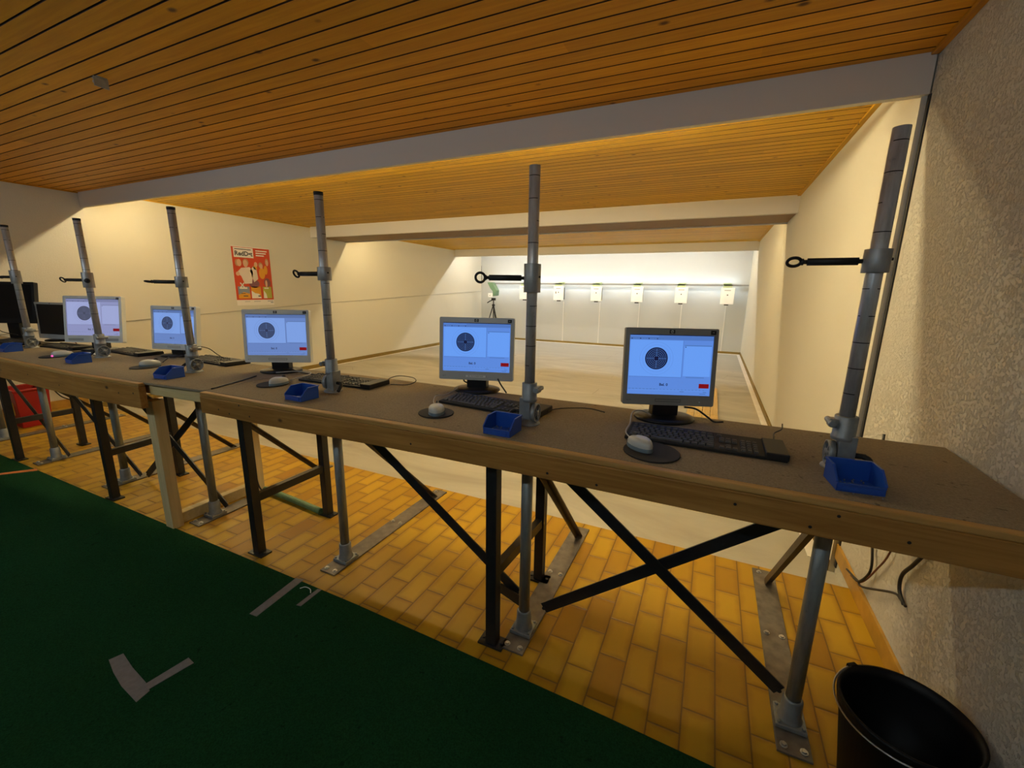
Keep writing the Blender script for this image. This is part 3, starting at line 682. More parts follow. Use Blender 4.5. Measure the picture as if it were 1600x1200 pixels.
    if not off:
        b = MB(); p = P(.94, .048, -.0005); b.prism([(-.009, -.007), (.009, -.007), (.009, .007), (-.009, .007)], -.0006, .0004, Matrix.Translation(p) @ mx); st = obj('corner_sticker', b, 'black', t)
        b = MB(); p = P(.94, .048, -.0011); b.prism([(-.004, -.0005), (.003, -.0005), (.003, .0012), (-.004, .0012)], -.0002, .0003, Matrix.Translation(p) @ mx); obj('sticker_print', b, 'silver', st)
        if speakers:
            for u in (.2, .8):
                b = MB()
                for k in range(6): b.m(0).poly([P(u-.13, .915+k*.009, -.0004), P(u+.13, .915+k*.009, -.0004), P(u+.13, .919+k*.009, -.0004), P(u-.13, .919+k*.009, -.0004)])
                obj('speaker_grille', b, 'back_shell', t)
        else:
            b = MB()
            for v in (.918, .948): b.poly([P(.36, v, -.0004), P(.64, v, -.0004), P(.64, v+.006, -.0004), P(.36, v+.006, -.0004)])
            for u in (.36, .637): b.poly([P(u, .918, -.0004), P(u+.004, .918, -.0004), P(u+.004, .954, -.0004), P(u, .954, -.0004)])
            obj('button_strip', b, 'back_shell', t)
            if sticker:
                b = MB(); b.prism([(-.047, -.005), (.047, -.005), (.047, .005), (-.047, .005)], -.0003, .0006, Matrix.Translation(P(.5, .936, -.0006)) @ mx); sp = obj('white_sticker', b, 'paper', t)
                b = MB(); b.mesh(text_mesh('BEL 100 SCHIESSSTAND', .0068), Matrix.Translation(P(.5, .936, -.0014)) @ mx); obj('sticker_text', b, 'black', sp)
            b = MB(); p = P(.925, .94, -.0006); b.prism([(-.012, -.005), (.012, -.005), (.012, .005), (-.012, .005)], -.001, .0006, Matrix.Translation(p) @ mx); obj('power_button', b, bezel, t, False, .0004)
            b = MB(); b.disc(P(.845, .945, -.0006), .0013, mx.to_3x3(), 10); obj('power_light', b, 'power_led', t)
            b = MB(); b.mesh(text_mesh('hp 17', .007), Matrix.Translation(P(.07, .94, -.0005)) @ mx); obj('model_print', b, 'back_shell', t)
    # neck and round foot
    bd = base_dy
    b = MB(); b.prism([(-.046, bd+.0), (.046, bd+.0), (.050, bd+.045), (-.050, bd+.045)], .010, zz+.09); obj('neck', b, 'black_gloss', t, False, .004)
    b = MB(); b.lathe([(.105, 0), (.109, .004), (.107, .010), (.09, .014), (.03, .017), (.001, .017)], (0, bd+.012, 0), 40, Matrix.Diagonal(Vector((1, .86, 1)))); obj('base', b, 'black_gloss', t)
    return t
monitor((-.116, 1.607), .351, .3245, .280, .922, .089, 'dark grey monitor nearest the right wall, showing a black target on vivid blue', 'silver_grey', BLUE_A, .02)
monitor((-.957, 1.671), .303, .345, .285, .918, .097, 'silver monitor with a white sticker under its screen, second lit monitor from the right', 'silver', BLUE_A, .02, sticker=True)
monitor((-2.130, 1.552), .497, .350, .285, .919, .080, 'pale silver lit monitor third from the right, below and right of the red poster', 'silver_pale', BLUE_B, .02)
monitor((-3.196, 1.595), .257, .350, .286, .907, .127, 'pale silver lit monitor crossed by the fourth steel post from the right', 'silver_pale', BLUE_B, .02)
monitor((-3.893, 1.460), .452, .398, .320, .925, .149, 'large pale monitor with speaker grilles, the leftmost lit one', 'silver_pale', BLUE_C, .03, logo=False, speakers=True)
monitor((-4.830, 1.575), .194, .359, .291, .883, .042, 'switched-off monitor with a pale grey frame at the left end of the bench', 'silver', None, .03, off=True, group='dark monitors')
monitor((-5.17, 1.435), .500, .414, .331, 1.004, .154, 'large all-black monitor standing highest at the far left of the bench', 'black', None, .03, logo=False, off=True, group='dark monitors')

# ================================================================== KEYBOARDS
def keyboard(x, y, rz, label, z=ZB):
    t = thing('keyboard', label, 'keyboard', (x, y, z), rz, 'lane keyboards')
    W, D = .45, .145
    # wedge body, thicker card slot block at the right end
    b = MB(); b._add([Vector(p) for p in ((-W/2, -D/2, 0), (W/2, -D/2, 0), (W/2, D/2, 0), (-W/2, D/2, 0), (-W/2, -D/2, .010), (W/2, -D/2, .010), (W/2, D/2, .018), (-W/2, D/2, .018))],
                     [(3, 2, 1, 0), (4, 5, 6, 7), (0, 1, 5, 4), (1, 2, 6, 5), (2, 3, 7, 6), (3, 0, 4, 7)]); obj('body', b, 'kb_body', t, False, .002)
    b = MB(); b.box(W/2-.055, W/2+.003, -D/2-.002, D/2-.004, .004, .024); obj('card_reader', b, 'black', t, False, .003)
    def zt(yy): return .010+.008*(yy+D/2)/D
    def cap(b, x0, x1, y0, y1):
        i = .0022; za, zb = zt(y0)-.001, zt(y1)-.001; hgt = .0062
        v = [(x0, y0, za), (x1, y0, za), (x1, y1, zb), (x0, y1, zb), (x0+i, y0+i*.6, za+hgt), (x1-i, y0+i*.6, za+hgt), (x1-i, y1-i*1.2, zb+hgt), (x0+i, y1-i*1.2, zb+hgt)]
        b._add([Vector(p) for p in v], [(4, 5, 6, 7), (0, 1, 5, 4), (1, 2, 6, 5), (2, 3, 7, 6), (3, 0, 4, 7)])
    p = .0176; g = .0012; xs = -W/2+.010; ys = -D/2+.010
    rows = [[1.4, 1.2, 1.2, 5.6, 1.2, 1.2, 1.2, 1.4], [2.1]+[1]*10+[2.3], [1.6]+[1]*11+[1.8], [1.4]+[1]*12+[1.0], [1]*13+[1.4]]
    b = MB()
    for r, row in enumerate(rows):
        x0 = xs; sc = 14.4/sum(row)
        for wk in row: cap(b, x0+g, x0+wk*sc*p-g, ys+r*p+g, ys+(r+1)*p-g); x0 += wk*sc*p
    obj('main_keys', b, 'key', t)
    b = MB(); yf = ys+5*p+.010
    for k in range(13): x0 = xs+k*1.13*p+(.006*(k//4)); cap(b, x0+g, x0+p-g, yf, yf+p*.8)
    obj('function_keys', b, 'key', t)
    b = MB(); xn = xs+15.0*p
    for k in range(3):
        cap(b, xn+k*p+g, xn+(k+1)*p-g, ys+g, ys+p-g)
        for r in (3, 4): cap(b, xn+k*p+g, xn+(k+1)*p-g, ys+r*p+g, ys+(r+1)*p-g)
    cap(b, xn+p+g, xn+2*p-g, ys+p+g, ys+2*p-g); obj('arrow_keys', b, 'key', t)
    b = MB(); xn = xs+18.3*p
    for r in range(5):
        for k in range(3): cap(b, xn+k*p*.92+g, xn+(k+1)*p*.92-g, ys+r*p+g, ys+(r+1)*p-g)
    obj('number_keys', b, 'key', t)
    return t
keyboard(.008, 1.410, .003, 'black keyboard in front of the dark grey monitor nearest the right wall')
keyboard(-.762, 1.478, -.085, 'black keyboard behind the second steel post from the right')
keyboard(-1.630, 1.530, .035, 'black keyboard right of the third steel post from the right')
keyboard(-2.755, 1.60, -.055, 'black keyboard left of the third lit monitor from the right')
keyboard(-3.575, 1.545, -.04, 'black keyboard between the fourth and fifth steel posts from the right')
keyboard(-4.26, 1.455, .05, 'dark keyboard under the switched-off monitor with the pale frame')
keyboard(-4.90, 1.37, .0, 'dark keyboard at the far left end of the bench')

# ================================================================== MOUSE PADS AND MICE
def pad(x, y, label, rx=.078, ry=.082, rz=0.):
    b = MB(); n = 36; pts = []
    for k in range(n):
        a = 2*math.pi*k/n; r = 1+.07*math.cos(2*a+.6)
        pts.append((rx*r*math.cos(a), ry*r*math.sin(a)))
    b.prism(pts, 0, .005); o = obj('mouse_pad', b, 'mouse_pad', None, False, .002); o.location = (x, y, ZB); o.rotation_euler = (0, 0, rz)
    tag(o, label, 'mouse pad', 'mouse pads on the bench')
def mouse(x, y, rz, label, tint=1., lit=False):
    t = thing('computer_mouse', label, 'mouse', (x, y, ZB+.005), rz, 'computer mice on the bench')
    # length along local y, nose at +y
    def shell(z0, z1, sc):
        b = MB(); rings = []; nu = 12; nv = 20
        for i in range(nu+1):
            ph = (math.pi/2)*i/nu
            for k in range(nv):
                a = 2*math.pi*k/nv; cr = math.cos(ph)**.62 if ph < math.pi/2-1e-6 else 0.0005
                yy = .053*sc*math.sin(a)*cr; xx = (.029+.002*math.cos(2*a))*sc*math.cos(a)*cr
                zz = z0+(z1-z0)*math.sin(ph)**.9*(1-.25*max(0, yy)/.053)
                rings.append(Vector((xx, yy-.004*(i/nu), zz)))
        f = []
        for i in range(nu):
            for k in range(nv): f.append((i*nv+k, i*nv+(k+1) % nv, (i+1)*nv+(k+1) % nv, (i+1)*nv+k))
        b._add(rings, f, True); return b
    obj('body', shell(.0, .026, 1.0), 'mouse_side', t); obj('top_shell', shell(.011, .036, .97), 'mouse', t)
    b = MB(); b.cyl((-.003, .030, .031), (.003, .030, .031), .009, 14); obj('scroll_wheel', b, 'back_shell', t)
    if lit:
        b = MB(); b.ball((.012, -.049, .006), .006); obj('sensor_glow', b, 'laser', t)
    return t
pad(-.122, 1.250, 'black mouse pad in front of the keyboard nearest the right wall', .078, .088, -.3)
mouse(-.158, 1.262, .75, 'grey mouse on the pad nearest the right wall')
pad(-.912, 1.292, 'black pad left of the blue bin by the second post from the right', .066, .072)
mouse(-.905, 1.285, .55, 'grey mouse left of the blue bin by the second post from the right')
pad(-1.885, 1.330, 'black mouse pad under the third lit monitor from the right', .062, .074)
mouse(-1.845, 1.338, .1, 'pale mouse on the pad under the third lit monitor from the right')
pad(-2.90, 1.292, 'black mouse pad behind the blue bin by the plank gap', .066, .078)
mouse(-2.905, 1.318, -.1, 'grey mouse behind the blue bin by the plank gap in the bench')
pad(-3.80, 1.215, 'black mouse pad beside the mouse with a pink glow', .066, .072)
mouse(-3.757, 1.245, -.2, 'grey mouse glowing pink underneath, near the left end of the bench', lit=True)

# ================================================================== BLUE BINS
def bin_(x, y, rz, label, pellets=0):
    """open-front stacking bin; front edge at local y = 0, opening towards -y"""
    t = thing('storage_bin', label, 'bin', (x, y, ZB), rz, 'blue bins on the bench')
    W, D, H, th, lip = .098, .088, .054, .0022, .020
    def side(x0, x1):
        mtx = Matrix(((0, 0, 1, 0), (1, 0, 0, 0), (0, 1, 0, 0), (0, 0, 0, 1)))   # outline (y, z) extruded along x
        return lambda b: b.prism([(0, 0), (D, 0), (D, H), (.034, H), (.0, lip+.004)], x0, x1, mtx)
    b = MB(); side(-W/2, -W/2+th)(b); side(W/2-th, W/2)(b); b.box(-W/2, W/2, D-th, D, 0, H); b.box(-W/2, W/2, 0, th, .004, lip); b.box(-W/2, W/2, 0, D, 0, .003)
    # thick rims
    b.bar((-W/2, D+.001, H-.002), (W/2, D+.001, H-.002), .006, .005)
    for sx in (-1, 1):
        b.bar((sx*W/2, .034, H-.002), (sx*W/2, D, H-.002), .006, .005); b.bar((sx*W/2, .001, lip+.003), (sx*W/2, .034, H-.002), .005, .004, (1, 0, 0))
    b.bar((-W/2, 0, lip), (W/2, 0, lip), .005, .004); b.box(-W/2+.012, W/2-.012, -.0025, 0, .004, .016)
    obj('tray', b, 'blue', t, False, .0006, True, 1)
    if pellets:
        b = MB(); rnd = random.Random(pellets)
        for k in range(pellets): b.ball((rnd.uniform(-W/2+.008, W/2-.008), rnd.uniform(.006, D-.01), .003+.0022), .0024, (1, 1, 1), 6)
        o = obj('pellets', b, 'pellet', t); o['kind'] = 'stuff'
    return t
bin_(.362, 1.200, .10, 'blue plastic bin at the foot of the post nearest the right wall, with pellets inside', 26)
bin_(-.594, 1.170, -.02, 'blue plastic bin at the foot of the second post from the right wall', 22)
bin_(-1.535, 1.168, .0, 'blue plastic bin at the foot of the third post from the right wall')
bin_(-2.470, 1.152, .08, 'blue plastic bin by the plank gap in the bench front')
bin_(-3.400, 1.146, -.05, 'blue plastic bin in front of the fifth post from the right')
bin_(-4.335, 1.140, .05, 'leftmost blue plastic bin, in front of the sixth post from the right')
# loose pellets under the first bin's lip
rnd = random.Random(3)
for k, (x, y) in enumerate(((.385, 1.190), (.345, 1.186), (.40, 1.184))):
    b = MB(); b.ball((x, y, ZB+.0024), .0024, (1, 1, 1), 8); tag(obj('pellet', b, 'pellet', None, True), 'tiny lead pellet lying loose in front of the rightmost blue bin', 'pellet', 'loose pellets')

# ================================================================== CABLES ON THE BENCH
def cable(pts, r, m, label, name='cable', group=None):
    b = MB(); b.tube(smooth_path(pts), r, 8); return tag(obj(name, b, m, None, True), label, 'cable', group)
zc = ZB+.003
cable([(-.192, 1.297, ZB+.018), (-.215, 1.345, ZB+.022), (-.215, 1.42, ZB+.028), (-.222, 1.50, ZB+.045), (-.20, 1.56, ZB+.040), (-.165, 1.575, ZB+.022)], .0022, 'cable_grey', 'thin grey mouse cable looping over the keyboard nearest the right wall')
cable([(-.06, 1.645, ZB+.05), (-.02, 1.655, ZB+.045), (.02, 1.66, ZB+.02), (.045, 1.665, zc), (.075, 1.68, zc)], .0035, 'cable_black', 'black cable leaving the right side of the grey monitor stand')
cable([(.214, 1.488, ZB+.012), (.216, 1.52, ZB+.018), (.222, 1.56, ZB+.02), (.245, 1.595, ZB+.026), (.252, 1.64, ZB+.032)], .0022, 'cable_black', 'short keyboard cable behind the card reader near the right wall')
cable([(-.945, 1.335, ZB+.015), (-1.00, 1.40, ZB+.012), (-1.035, 1.47, ZB+.015), (-1.04, 1.55, zc), (-1.02, 1.62, ZB+.02)], .002, 'cable_grey', 'thin pale mouse cable beside the second keyboard from the right')
cable([(-.535, 1.475, ZB+.012), (-.51, 1.52, ZB+.014), (-.46, 1.57, ZB+.012), (-.40, 1.60, ZB+.010), (-.34, 1.60, zc)], .0022, 'cable_black', 'dark keyboard cable trailing right of the second post from the right')
cable([(-1.03, 1.700, ZB+.065), (-1.03, 1.690, ZB+.04), (-1.00, 1.70, ZB+.025), (-1.0, 1.70, zc)], .0035, 'cable_black', 'black cable hanging behind the left of the silver monitor with the sticker')
cable([(-.86, 1.705, ZB+.065), (-.845, 1.705, ZB+.04), (-.825, 1.705, ZB+.015), (-.815, 1.705, zc)], .0035, 'cable_black', 'black cable hanging behind the right of the silver monitor with the sticker')
cable([(-1.838, 1.392, ZB+.016), (-1.80, 1.44, ZB+.03), (-1.82, 1.50, ZB+.035), (-1.92, 1.49, ZB+.035), (-2.0, 1.44, ZB+.030)], .0025, 'cable_grey', 'pale mouse cable curling in front of the third lit monitor stand')
cable([(-1.43, 1.60, ZB+.012), (-1.44, 1.66, ZB+.02), (-1.42, 1.70, ZB+.024), (-1.33, 1.69, ZB+.026), (-1.28, 1.65, ZB+.02), (-1.30, 1.61, ZB+.008), (-1.39, 1.595, zc)], .0022, 'cable_black', 'dark cable loop at the back of the bench behind the third keyboard')
cable([(-2.025, 1.135, zc), (-2.05, 1.21, zc), (-2.09, 1.33, zc), (-2.13, 1.42, zc)], .0035, 'cable_black', 'black cable lying across the bench beside the plank gap')
cable([(-2.04, 1.55, ZB+.03), (-1.97, 1.58, ZB+.006), (-1.88, 1.60, zc), (-1.80, 1.63, zc), (-1.72, 1.655, zc)], .003, 'cable_black', 'dark cable running right from the third lit monitor stand')
cable([(-2.90, 1.378, ZB+.016), (-2.92, 1.42, ZB+.035), (-2.98, 1.45, ZB+.03), (-3.03, 1.50, ZB+.012), (-3.05, 1.56, ZB+.02)], .0025, 'cable_black', 'dark mouse cable arching towards the fourth lit monitor stand')
cable([(-3.05, 1.60, ZB+.04), (-2.98, 1.62, ZB+.075), (-2.88, 1.63, ZB+.07), (-2.80, 1.63, ZB+.04), (-2.74, 1.63, ZB+.022)], .0028, 'cable_black', 'black cable arching right of the fourth lit monitor over a keyboard')
cable([(-3.83, 1.25, zc), (-3.80, 1.29, ZB+.02), (-3.72, 1.33, ZB+.02), (-3.64, 1.36, zc)], .0025, 'cable_black', 'dark mouse cable near the fifth post from the right')
cable([(-4.55, 1.30, zc), (-4.45, 1.38, ZB+.02), (-4.35, 1.42, ZB+.03), (-4.20, 1.47, ZB+.022), (-4.05, 1.50, ZB+.01)], .003, 'cable_black', 'black cable tangle crossing the bench under the switched-off monitor')
cable([(-5.05, 1.30, zc), (-4.85, 1.27, ZB+.01), (-4.65, 1.26, ZB+.008), (-4.42, 1.24, zc)], .0032, 'cable_black', 'thick black cable along the bench at the far left')
cable([(-5.30, 1.42, .985), (-5.20, 1.38, .965), (-5.05, 1.36, .945), (-4.85, 1.38, .93)], .003, 'cable_black', 'black cable hanging below the large all-black monitor')
b = MB(); b.prism([(-.10, -.05), (.10, -.05), (.10, .05), (-.10, .05)], 0, .0008); o = obj('paper_sheet', b, 'paper', None); o.location = (-3.79, 1.385, ZB); o.rotation_euler = (0, 0, .15)
tag(o, 'white sheet of paper on the bench left of the fifth post', 'paper')

# ================================================================== UNDER THE BENCH AT THE RIGHT WALL
cable([(.702, 2.20, .76), (.700, 2.15, .40), (.698, 2.06, .30), (.696, 2.03, .22), (.690, 2.09, .13), (.688, 2.16, .10)], .005, 'cable_black', 'black cable hanging down the right wall under the bench end', group='cables under the right bench end')
cable([(.700, 1.92, .70), (.700, 1.90, .42), (.698, 1.99, .25), (.696, 2.10, .12), (.69, 2.20, .085)], .0035, 'cable_red', 'brown-red cable in the bundle under the right bench end', group='cables under the right bench end')
cable([(.690, 2.26, .078), (.690, 2.12, .115), (.690, 2.05, .13), (.700, 1.82, .27), (.702, 1.76, .285), (.702, 1.72, .288)], .0045, 'cable_black', 'black cable sagging along the lower right wall behind the bucket', group='cables under the right bench end')
cable([(.700, 1.60, .70), (.700, 1.66, .55), (.698, 1.72, .45), (.698, 1.78, .37), (.700, 1.78, .31), (.702, 1.735, .284)], .006, 'cable_black', 'thick black cable dropping from the bench along the right wall', group='cables under the right bench end')

# bucket
t = thing('bucket', 'black bucket with a wire handle on the tiles in the right corner', 'bucket', (.556, 1.235, 0))
RZ, RR, RB = .285, .143, .105
b = MB(); b.lathe([(.001, .0), (RB-.004, .0), (RB, .004), (RR-.008, RZ-.035), (RR-.002, RZ-.032), (RR+.001, RZ-.006), (RR+.001, RZ), (RR-.006, RZ), (RR-.010, RZ-.03), (RB-.004, .008), (.001, .006)], (0, 0, 0), 56); obj('shell', b, 'bucket', t)
b = MB(); nn = 30; pts = []
for k in range(nn+1):
    a = R(125)+math.pi*k/nn; pts.append((math.cos(a)*(RR+.006), math.sin(a)*(RR+.006), RZ-.006-.016*math.sin(math.pi*k/nn)))
b.tube(pts, .0024, 8); obj('wire_handle', b, 'wire', t)
for a in (125, 305):
    b = MB(); b.box(-.014, .014, -.006, .012, -.02, .012, Matrix.Translation((math.cos(R(a))*RR, math.sin(R(a))*RR, RZ-.012)) @ Matrix.Rotation(R(a-90), 4, 'Z')); obj('handle_lug', b, 'bucket', t, False, .003)
b = MB(); rnd = random.Random(5); b.ball((0, 0, 0), .034, (1, .7, .6), 10)
for v in b.bm.verts: v.co *= rnd.uniform(.72, 1.2)
o = obj('crumpled_paper', b, 'grey_tape', None); o.location = (.535, 1.205, .034); tag(o, 'crumpled scrap of paper lying in the black bucket', 'paper')

# ================================================================== LEFT END
t = thing('red_bin', 'red plastic bin on the tiles under the left bench end', 'bin', (-5.83, 1.62, 0))
b = MB(); q = lambda s_, z: [(-s_*1.3, -s_, z), (s_*1.3, -s_, z), (s_*1.3, s_, z), (-s_*1.3, s_, z)]
pr_ = [(.10, 0), (.118, .34), (.128, .345), (.128, .365), (.112, .365), (.096, .012)]
vs = [Vector(p) for s_, z in pr_ for p in q(s_, z)]
b._add(vs, [(i*4+k, i*4+(k+1) % 4, (i+1)*4+(k+1) % 4, (i+1)*4+k) for i in range(len(pr_)-1) for k in range(4)]+[(3, 2, 1, 0), (20, 21, 22, 23)])
obj('shell', b, 'red', t, False, .006)
b = MB(); b.box(.03, .07, -.1165, -.112, .12, .24); obj('yellow_label', b, 'yellow', t)
cable([(XL+.02, 1.9, .62), (XL+.02, 1.85, .45), (XL+.03, 2.0, .36), (XL+.02, 2.15, .34), (XL+.03, 2.3, .36), (XL+.02, 2.36, .30), (XL+.03, 2.25, .27), (XL+.02, 2.1, .33), (XL+.02, 1.95, .30), (XL+.03, 2.0, .14), (XL+.03, 2.1, .06)], .006, 'cable_black', 'tangled black cable hanging on the left wall under the bench')
cable([(XL+.02, 2.15, .80), (XL+.02, 2.3, .55), (XL+.02, 2.42, .35), (XL+.02, 2.5, .16), (XL+.02, 2.56, .08)], .005, 'cable_red', 'thin brown cable hanging on the left wall above the skirting')
b = MB(); b.tube([(XL+.006, 1.4, .80), (XL+.006, 2.69, .895), (XL+.006, 5.40, 1.04), (XL+.006, 8.5, 1.17), (XL+.006, YB-.01, 1.287)], .004, 6)
tag(obj('wall_wire', b, 'cable_grey', None, True), 'thin grey wire running along the whole left wall', 'wire')
b = MB(); b.cyl((XL+.012, YB-.012, 1.52), (XL+.012, YB-.012, 2.02), .004, 6); tag(obj('corner_cord', b, 'cable_black', None, True), 'thin dark cord hanging in the far left corner', 'cord')

# poster on the left wall
def poster():
    x = XL+.004; y0, y1, z0, z1 = 4.062, 4.650, 1.045, 1.892; skew = .0
    t = thing('poster', 'red poster with the words RedDot on the left wall', 'poster', (XL, (y0+y1)/2, z0))
    def Pt(u, v, d=0.): return (x+d, y0+(y1-y0)*u, z1-(z1-z0)*v)
    C = {k: mat('poster_'+k, c, .55) for k, c in dict(white=(.80, .78, .74), red=(.55, .055, .012), dark=(.05, .045, .06), skin=(.66, .42, .28), shirt=(.72, .64, .58), gold=(.70, .33, .02), blue=(.22, .27, .36), green=(.40, .42, .06), plum=(.20, .08, .10), hair=(.45, .28, .14)).items()}
    b = MB(); b.box(XL, x, y0, y1, z0, z1); obj('sheet', b, C['white'], t, True)
    def flat(name, polys, m, d):
        for pl in polys:
            b = MB(); b.poly([Pt(u, v, d) for u, v in pl]); obj(name, b, C[m], t, True)
    rc = lambda u0, u1, v0, v1: [(u0, v1), (u1, v1), (u1, v0), (u0, v0)]
    flat('red_field', [rc(0, 1, .012, .905)], 'red', .0008)
    flat('title_box', [rc(.05, .555, .02, .185)], 'white', .0014)
    b = MB(); mx = Matrix(((0, 0, 1), (1, 0, 0), (0, 1, 0))).to_4x4()
    b.mesh(text_mesh('RedD\u2022t', .088, .003), Matrix.Translation(Pt(.30, .122, .002)) @ mx); obj('title', b, C['dark'], t, True)
    flat('headline', [rc(.08, .50, .043, .056)], 'dark', .002); flat('subtitle', [rc(.62, .93, .045, .065), rc(.62, .90, .085, .105), rc(.62, .84, .125, .145)], 'white', .0014)
    # two running groups, plain generic figures
    def ell(u, v, ru, rv, a=0., n=16): return [(u+ru*math.cos(2*math.pi*k/n)*math.cos(a)-rv*math.sin(2*math.pi*k/n)*math.sin(a), v+(ru*math.cos(2*math.pi*k/n)*math.sin(a)+rv*math.sin(2*math.pi*k/n)*math.cos(a))*.72) for k in range(n)]
    flat('figure_trousers', [ell(.50, .625, .14, .10), ell(.86, .60, .09, .11)], 'plum', .0014)
    flat('figure_hair', [ell(.33, .265, .075, .085), ell(.11, .275, .05, .08), ell(.72, .30, .06, .07), ell(.90, .24, .05, .09)], 'hair', .0014)
    flat('figure_shirts', [[(.08, .44), (.20, .36), (.42, .34), (.50, .42), (.44, .62), (.25, .63), (.18, .50)], [(.42, .40), (.52, .32), (.60, .38), (.62, .54), (.50, .60)]], 'shirt', .0018)
    flat('figure_jackets', [ell(.74, .44, .085, .14), ell(.85, .38, .05, .11), ell(.57, .34, .05, .06)], 'gold', .0018)
    flat('figure_skin', [ell(.16, .275, .06, .085), ell(.32, .285, .06, .085), ell(.59, .29, .045, .06), ell(.73, .315, .045, .06), ell(.90, .255, .035, .075), ell(.10, .46, .05, .05), ell(.83, .62, .03, .09)], 'skin', .0022)
    flat('cross_mark', [[(.12, .62), (.14, .605), (.24, .685), (.22, .70)], [(.22, .605), (.24, .62), (.14, .70), (.12, .685)]], 'white', .0026)
    flat('card_blue', [rc(.06, .36, .675, .88)], 'blue', .0014); flat('card_gold', [rc(.40, .66, .675, .88)], 'gold', .0014); flat('card_green', [rc(.72, .96, .675, .88)], 'green', .0014)
    flat('card_picture', [[(.06, .88), (.36, .88), (.36, .80), (.2, .77), (.06, .82)]], 'gold', .002)
    flat('card_prints', [rc(.10, .30, .69, .715), [(.40, .88), (.66, .88), (.60, .80), (.50, .79), (.40, .745)], [(.72, .88), (.82, .88), (.80, .80), (.74, .74)], rc(.76, .88, .69, .71)], 'white', .002)
    flat('card_details', [rc(.13, .24, .79, .80), rc(.18, .30, .83, .845), rc(.57, .64, .83, .85)], 'dark', .0026)
    flat('footer_print', [rc(.20, .34, .93, .937), rc(.44, .62, .93, .937), rc(.82, .98, .925, .935), rc(.90, .98, .95, .965)], 'blue', .0012)
poster()

# ================================================================== TARGET END
t = thing('light_rail', 'long grey lighting rail on the back wall above the target boxes', 'rail', (-2.6, YB-.2, 1.50))
b = MB(); b.box(-5.95, XR2-.01, YB-.165, YB-.15, 1.498, 1.532); obj('rail_board', b, 'rail', t, True)
b = MB(); b.box(-5.95, XR2-.01, YB-.148, YB-.11, 1.505, 1.528); obj('housing', b, 'lamp_body', t, True)
for k in range(6):
    xa, xb = -5.85+k*1.07, -5.85+k*1.07+1.0
    for zz, ang in ((1.531, 180), (1.502, 0)):
        b = MB(); b.box(xa, xb, YB-.145, YB-.113, zz-.002, zz+.001); obj('led_strip', b, 'led', t, True)
        ld = bpy.data.lights.new('rail_light', 'AREA'); ld.shape = 'RECTANGLE'; ld.size = 1.0; ld.size_y = .03; ld.energy = P_LED; ld.color = LEDWHITE
        lo = bpy.data.objects.new('rail_light', ld); COL.objects.link(lo); lo.parent = t
        lo.location = Vector(((xa+xb)/2, YB-.105 if False else YB-.129, zz+(.004 if ang else -.005)))-wloc(t); lo.rotation_euler = (R(ang), 0, 0)
b = MB()
for x in (-5.5, -3.3, -1.2, .5): b.box(x-.015, x+.015, YB-.12, YB, 1.508, 1.522)
obj('wall_arm', b, 'rail', t, True)
TX = [.256, -.72, -1.73, -2.745, -3.752, -4.74]
TL = ['rightmost white target box on the back wall', 'white target box second from the right on the back wall', 'white target box third from the right, above the gap left of the grey monitor',
      'white target box fourth from the right on the back wall', 'white target box fifth from the right, just right of the second steel post', 'white target box farthest left, half hidden behind the second steel post']
for i, x in enumerate(TX):
    y = 10.95; t = thing('target_box', TL[i], 'target', (x, y, 1.09), 0, 'target boxes')
    lean = (.02, 0, -.005, .0, .005, 0)[i]
    b = MB(); b.box(-.138, .138, 0, .035, 0, .365); ca = obj('case', b, 'target_white', t, False, .006)
    b = MB(); b.box(-.110, .125, .035, .17, .02, .33); obj('rear_box', b, 'back_shell', t, False, .01)
    b = MB(); b.disc((0, -.001, .205), .014, Matrix.Rotation(R(90), 3, 'X'), 20); obj('aiming_mark', b, 'black', ca)
    b = MB(); b.box(-.07, .06, -.001, 0, .30, .312); obj('print_line', b, 'grey_tape', ca)
    if i in (4,):
        b = MB(); b.box(-.085, -.055, -.001, 0, .17, .225); obj('small_print', b, 'grey_tape', ca)
    b = MB(); b.box(-.105, .075, .03, .31, .405, .44); b.box(-.105, .075, .03, .045, .36, .44); b.box(-.10, .07, .29, .31, .405, .47); obj('hanger', b, 'target_green', t, False, .003)
    b = MB(); b.box(-.05, .04, .03, .10, -.028, .002); obj('connector', b, 'black', t, False, .004)
    b = MB(); b.box(x-.004+.0, x+.018, YB-.012, YB, ZR+.05, 1.05); tag(obj('cable_conduit', b, 'conduit', None, True), 'white cable conduit below the ' + TL[i].replace(' on the back wall', '').split(',')[0], 'conduit', 'conduits on the back wall')
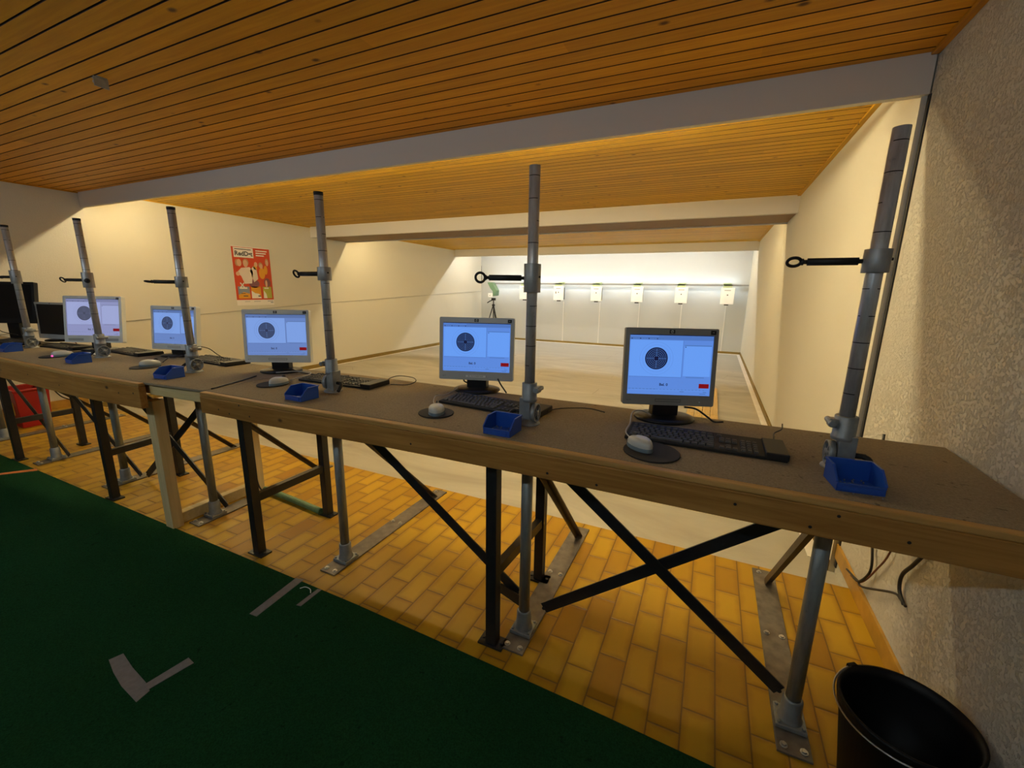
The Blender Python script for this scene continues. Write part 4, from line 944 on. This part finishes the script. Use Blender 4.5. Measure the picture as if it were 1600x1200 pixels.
# tripod with a green device
t = thing('tripod', 'black tripod carrying a green device in the far left corner', 'tripod', (-5.60, 10.80, ZR))
for k, (dx, dy) in enumerate(((-.30, -.12), (.30, -.10), (-.02, .32))):
    b = MB(); b.tube([(0, 0, 1.02), (dx*.5, dy*.5, .50), (dx, dy, .01)], [.016, .013, .010], 8); lg = obj('leg', b, 'black', t)
    b = MB(); b.ball((dx, dy, .015), .016, (1, 1, 1), 8); obj('rubber_foot', b, 'black_rubber', lg)
b = MB(); b.cyl((0, 0, .45), (0, 0, 1.14), .014, 10); b.ball((0, 0, 1.0), .045, (1, 1, .8), 10); obj('centre_column', b, 'black', t)
b = MB(); b.box(-.05, .05, -.04, .04, 1.13, 1.20); b.tube([(0, 0, 1.15), (-.10, -.03, 1.11), (-.17, -.05, 1.06)], .014, 8); obj('pan_head', b, 'black', t)
t2 = thing('green_device', 'green tilted device with a white box on top of the far tripod', 'device', (-5.60, 10.80, ZR+1.20))
b = MB(); b.prism([(-.01, 0), (.09, .02), (.105, .16), (-.035, .37), (-.175, .37), (-.085, .21), (-.01, .13)], -.09, .10, Matrix.Translation((.03, 0, .05)) @ Matrix.Rotation(R(90), 4, 'X')); obj('housing', b, 'tripod_green', t2, False, .008)
b = MB(); b.box(-.09, .03, -.16, -.10, .02, .13); wb = obj('white_box', b, 'target_white', t2, False, .006)
b = MB(); b.disc((-.03, -.161, .07), .012, Matrix.Rotation(R(90), 3, 'X'), 12); obj('dot', b, 'black', wb)

# low wooden duckboard beyond the bench
t = thing('duckboard', 'yellow wooden plank board lying on the range floor behind the rightmost monitor', 'duckboard', (.03, 5.4, ZR))
for k in range(4):
    b = MB(); x0 = -.16+k*.085; b.box(x0, x0+.079, 3.7, 5.3, ZR+.012, ZR+.035); obj('plank', b, 'oak', t, True, .002)
    b = MB(); b.box(x0, x0+.079, 5.31, 6.9, ZR+.012, ZR+.035); obj('plank', b, 'oak', t, True, .002)
b = MB()
for y in (3.9, 5.0, 5.6, 6.6): b.box(-.15, .17, y, y+.06, ZR, ZR+.012)
obj('cross_slat', b, 'oak', t, True)

# small bracket on the ceiling
t = thing('ceiling_bracket', 'small grey metal bracket fixed to the wooden ceiling at the upper left', 'bracket', (-2.77, 1.25, Z1T))
b = MB(); b.box(-.03, .02, -.02, .02, -.004, 0); obj('mounting_plate', b, 'collar', t)
b = MB(); b.box(.0, .005, -.028, .028, -.042, 0); obj('flange', b, 'collar', t)
b = MB(); b.cyl((-.045, -.006, -.010), (-.005, -.006, -.010), .007, 12); obj('pin', b, 'steel_bolt', t)
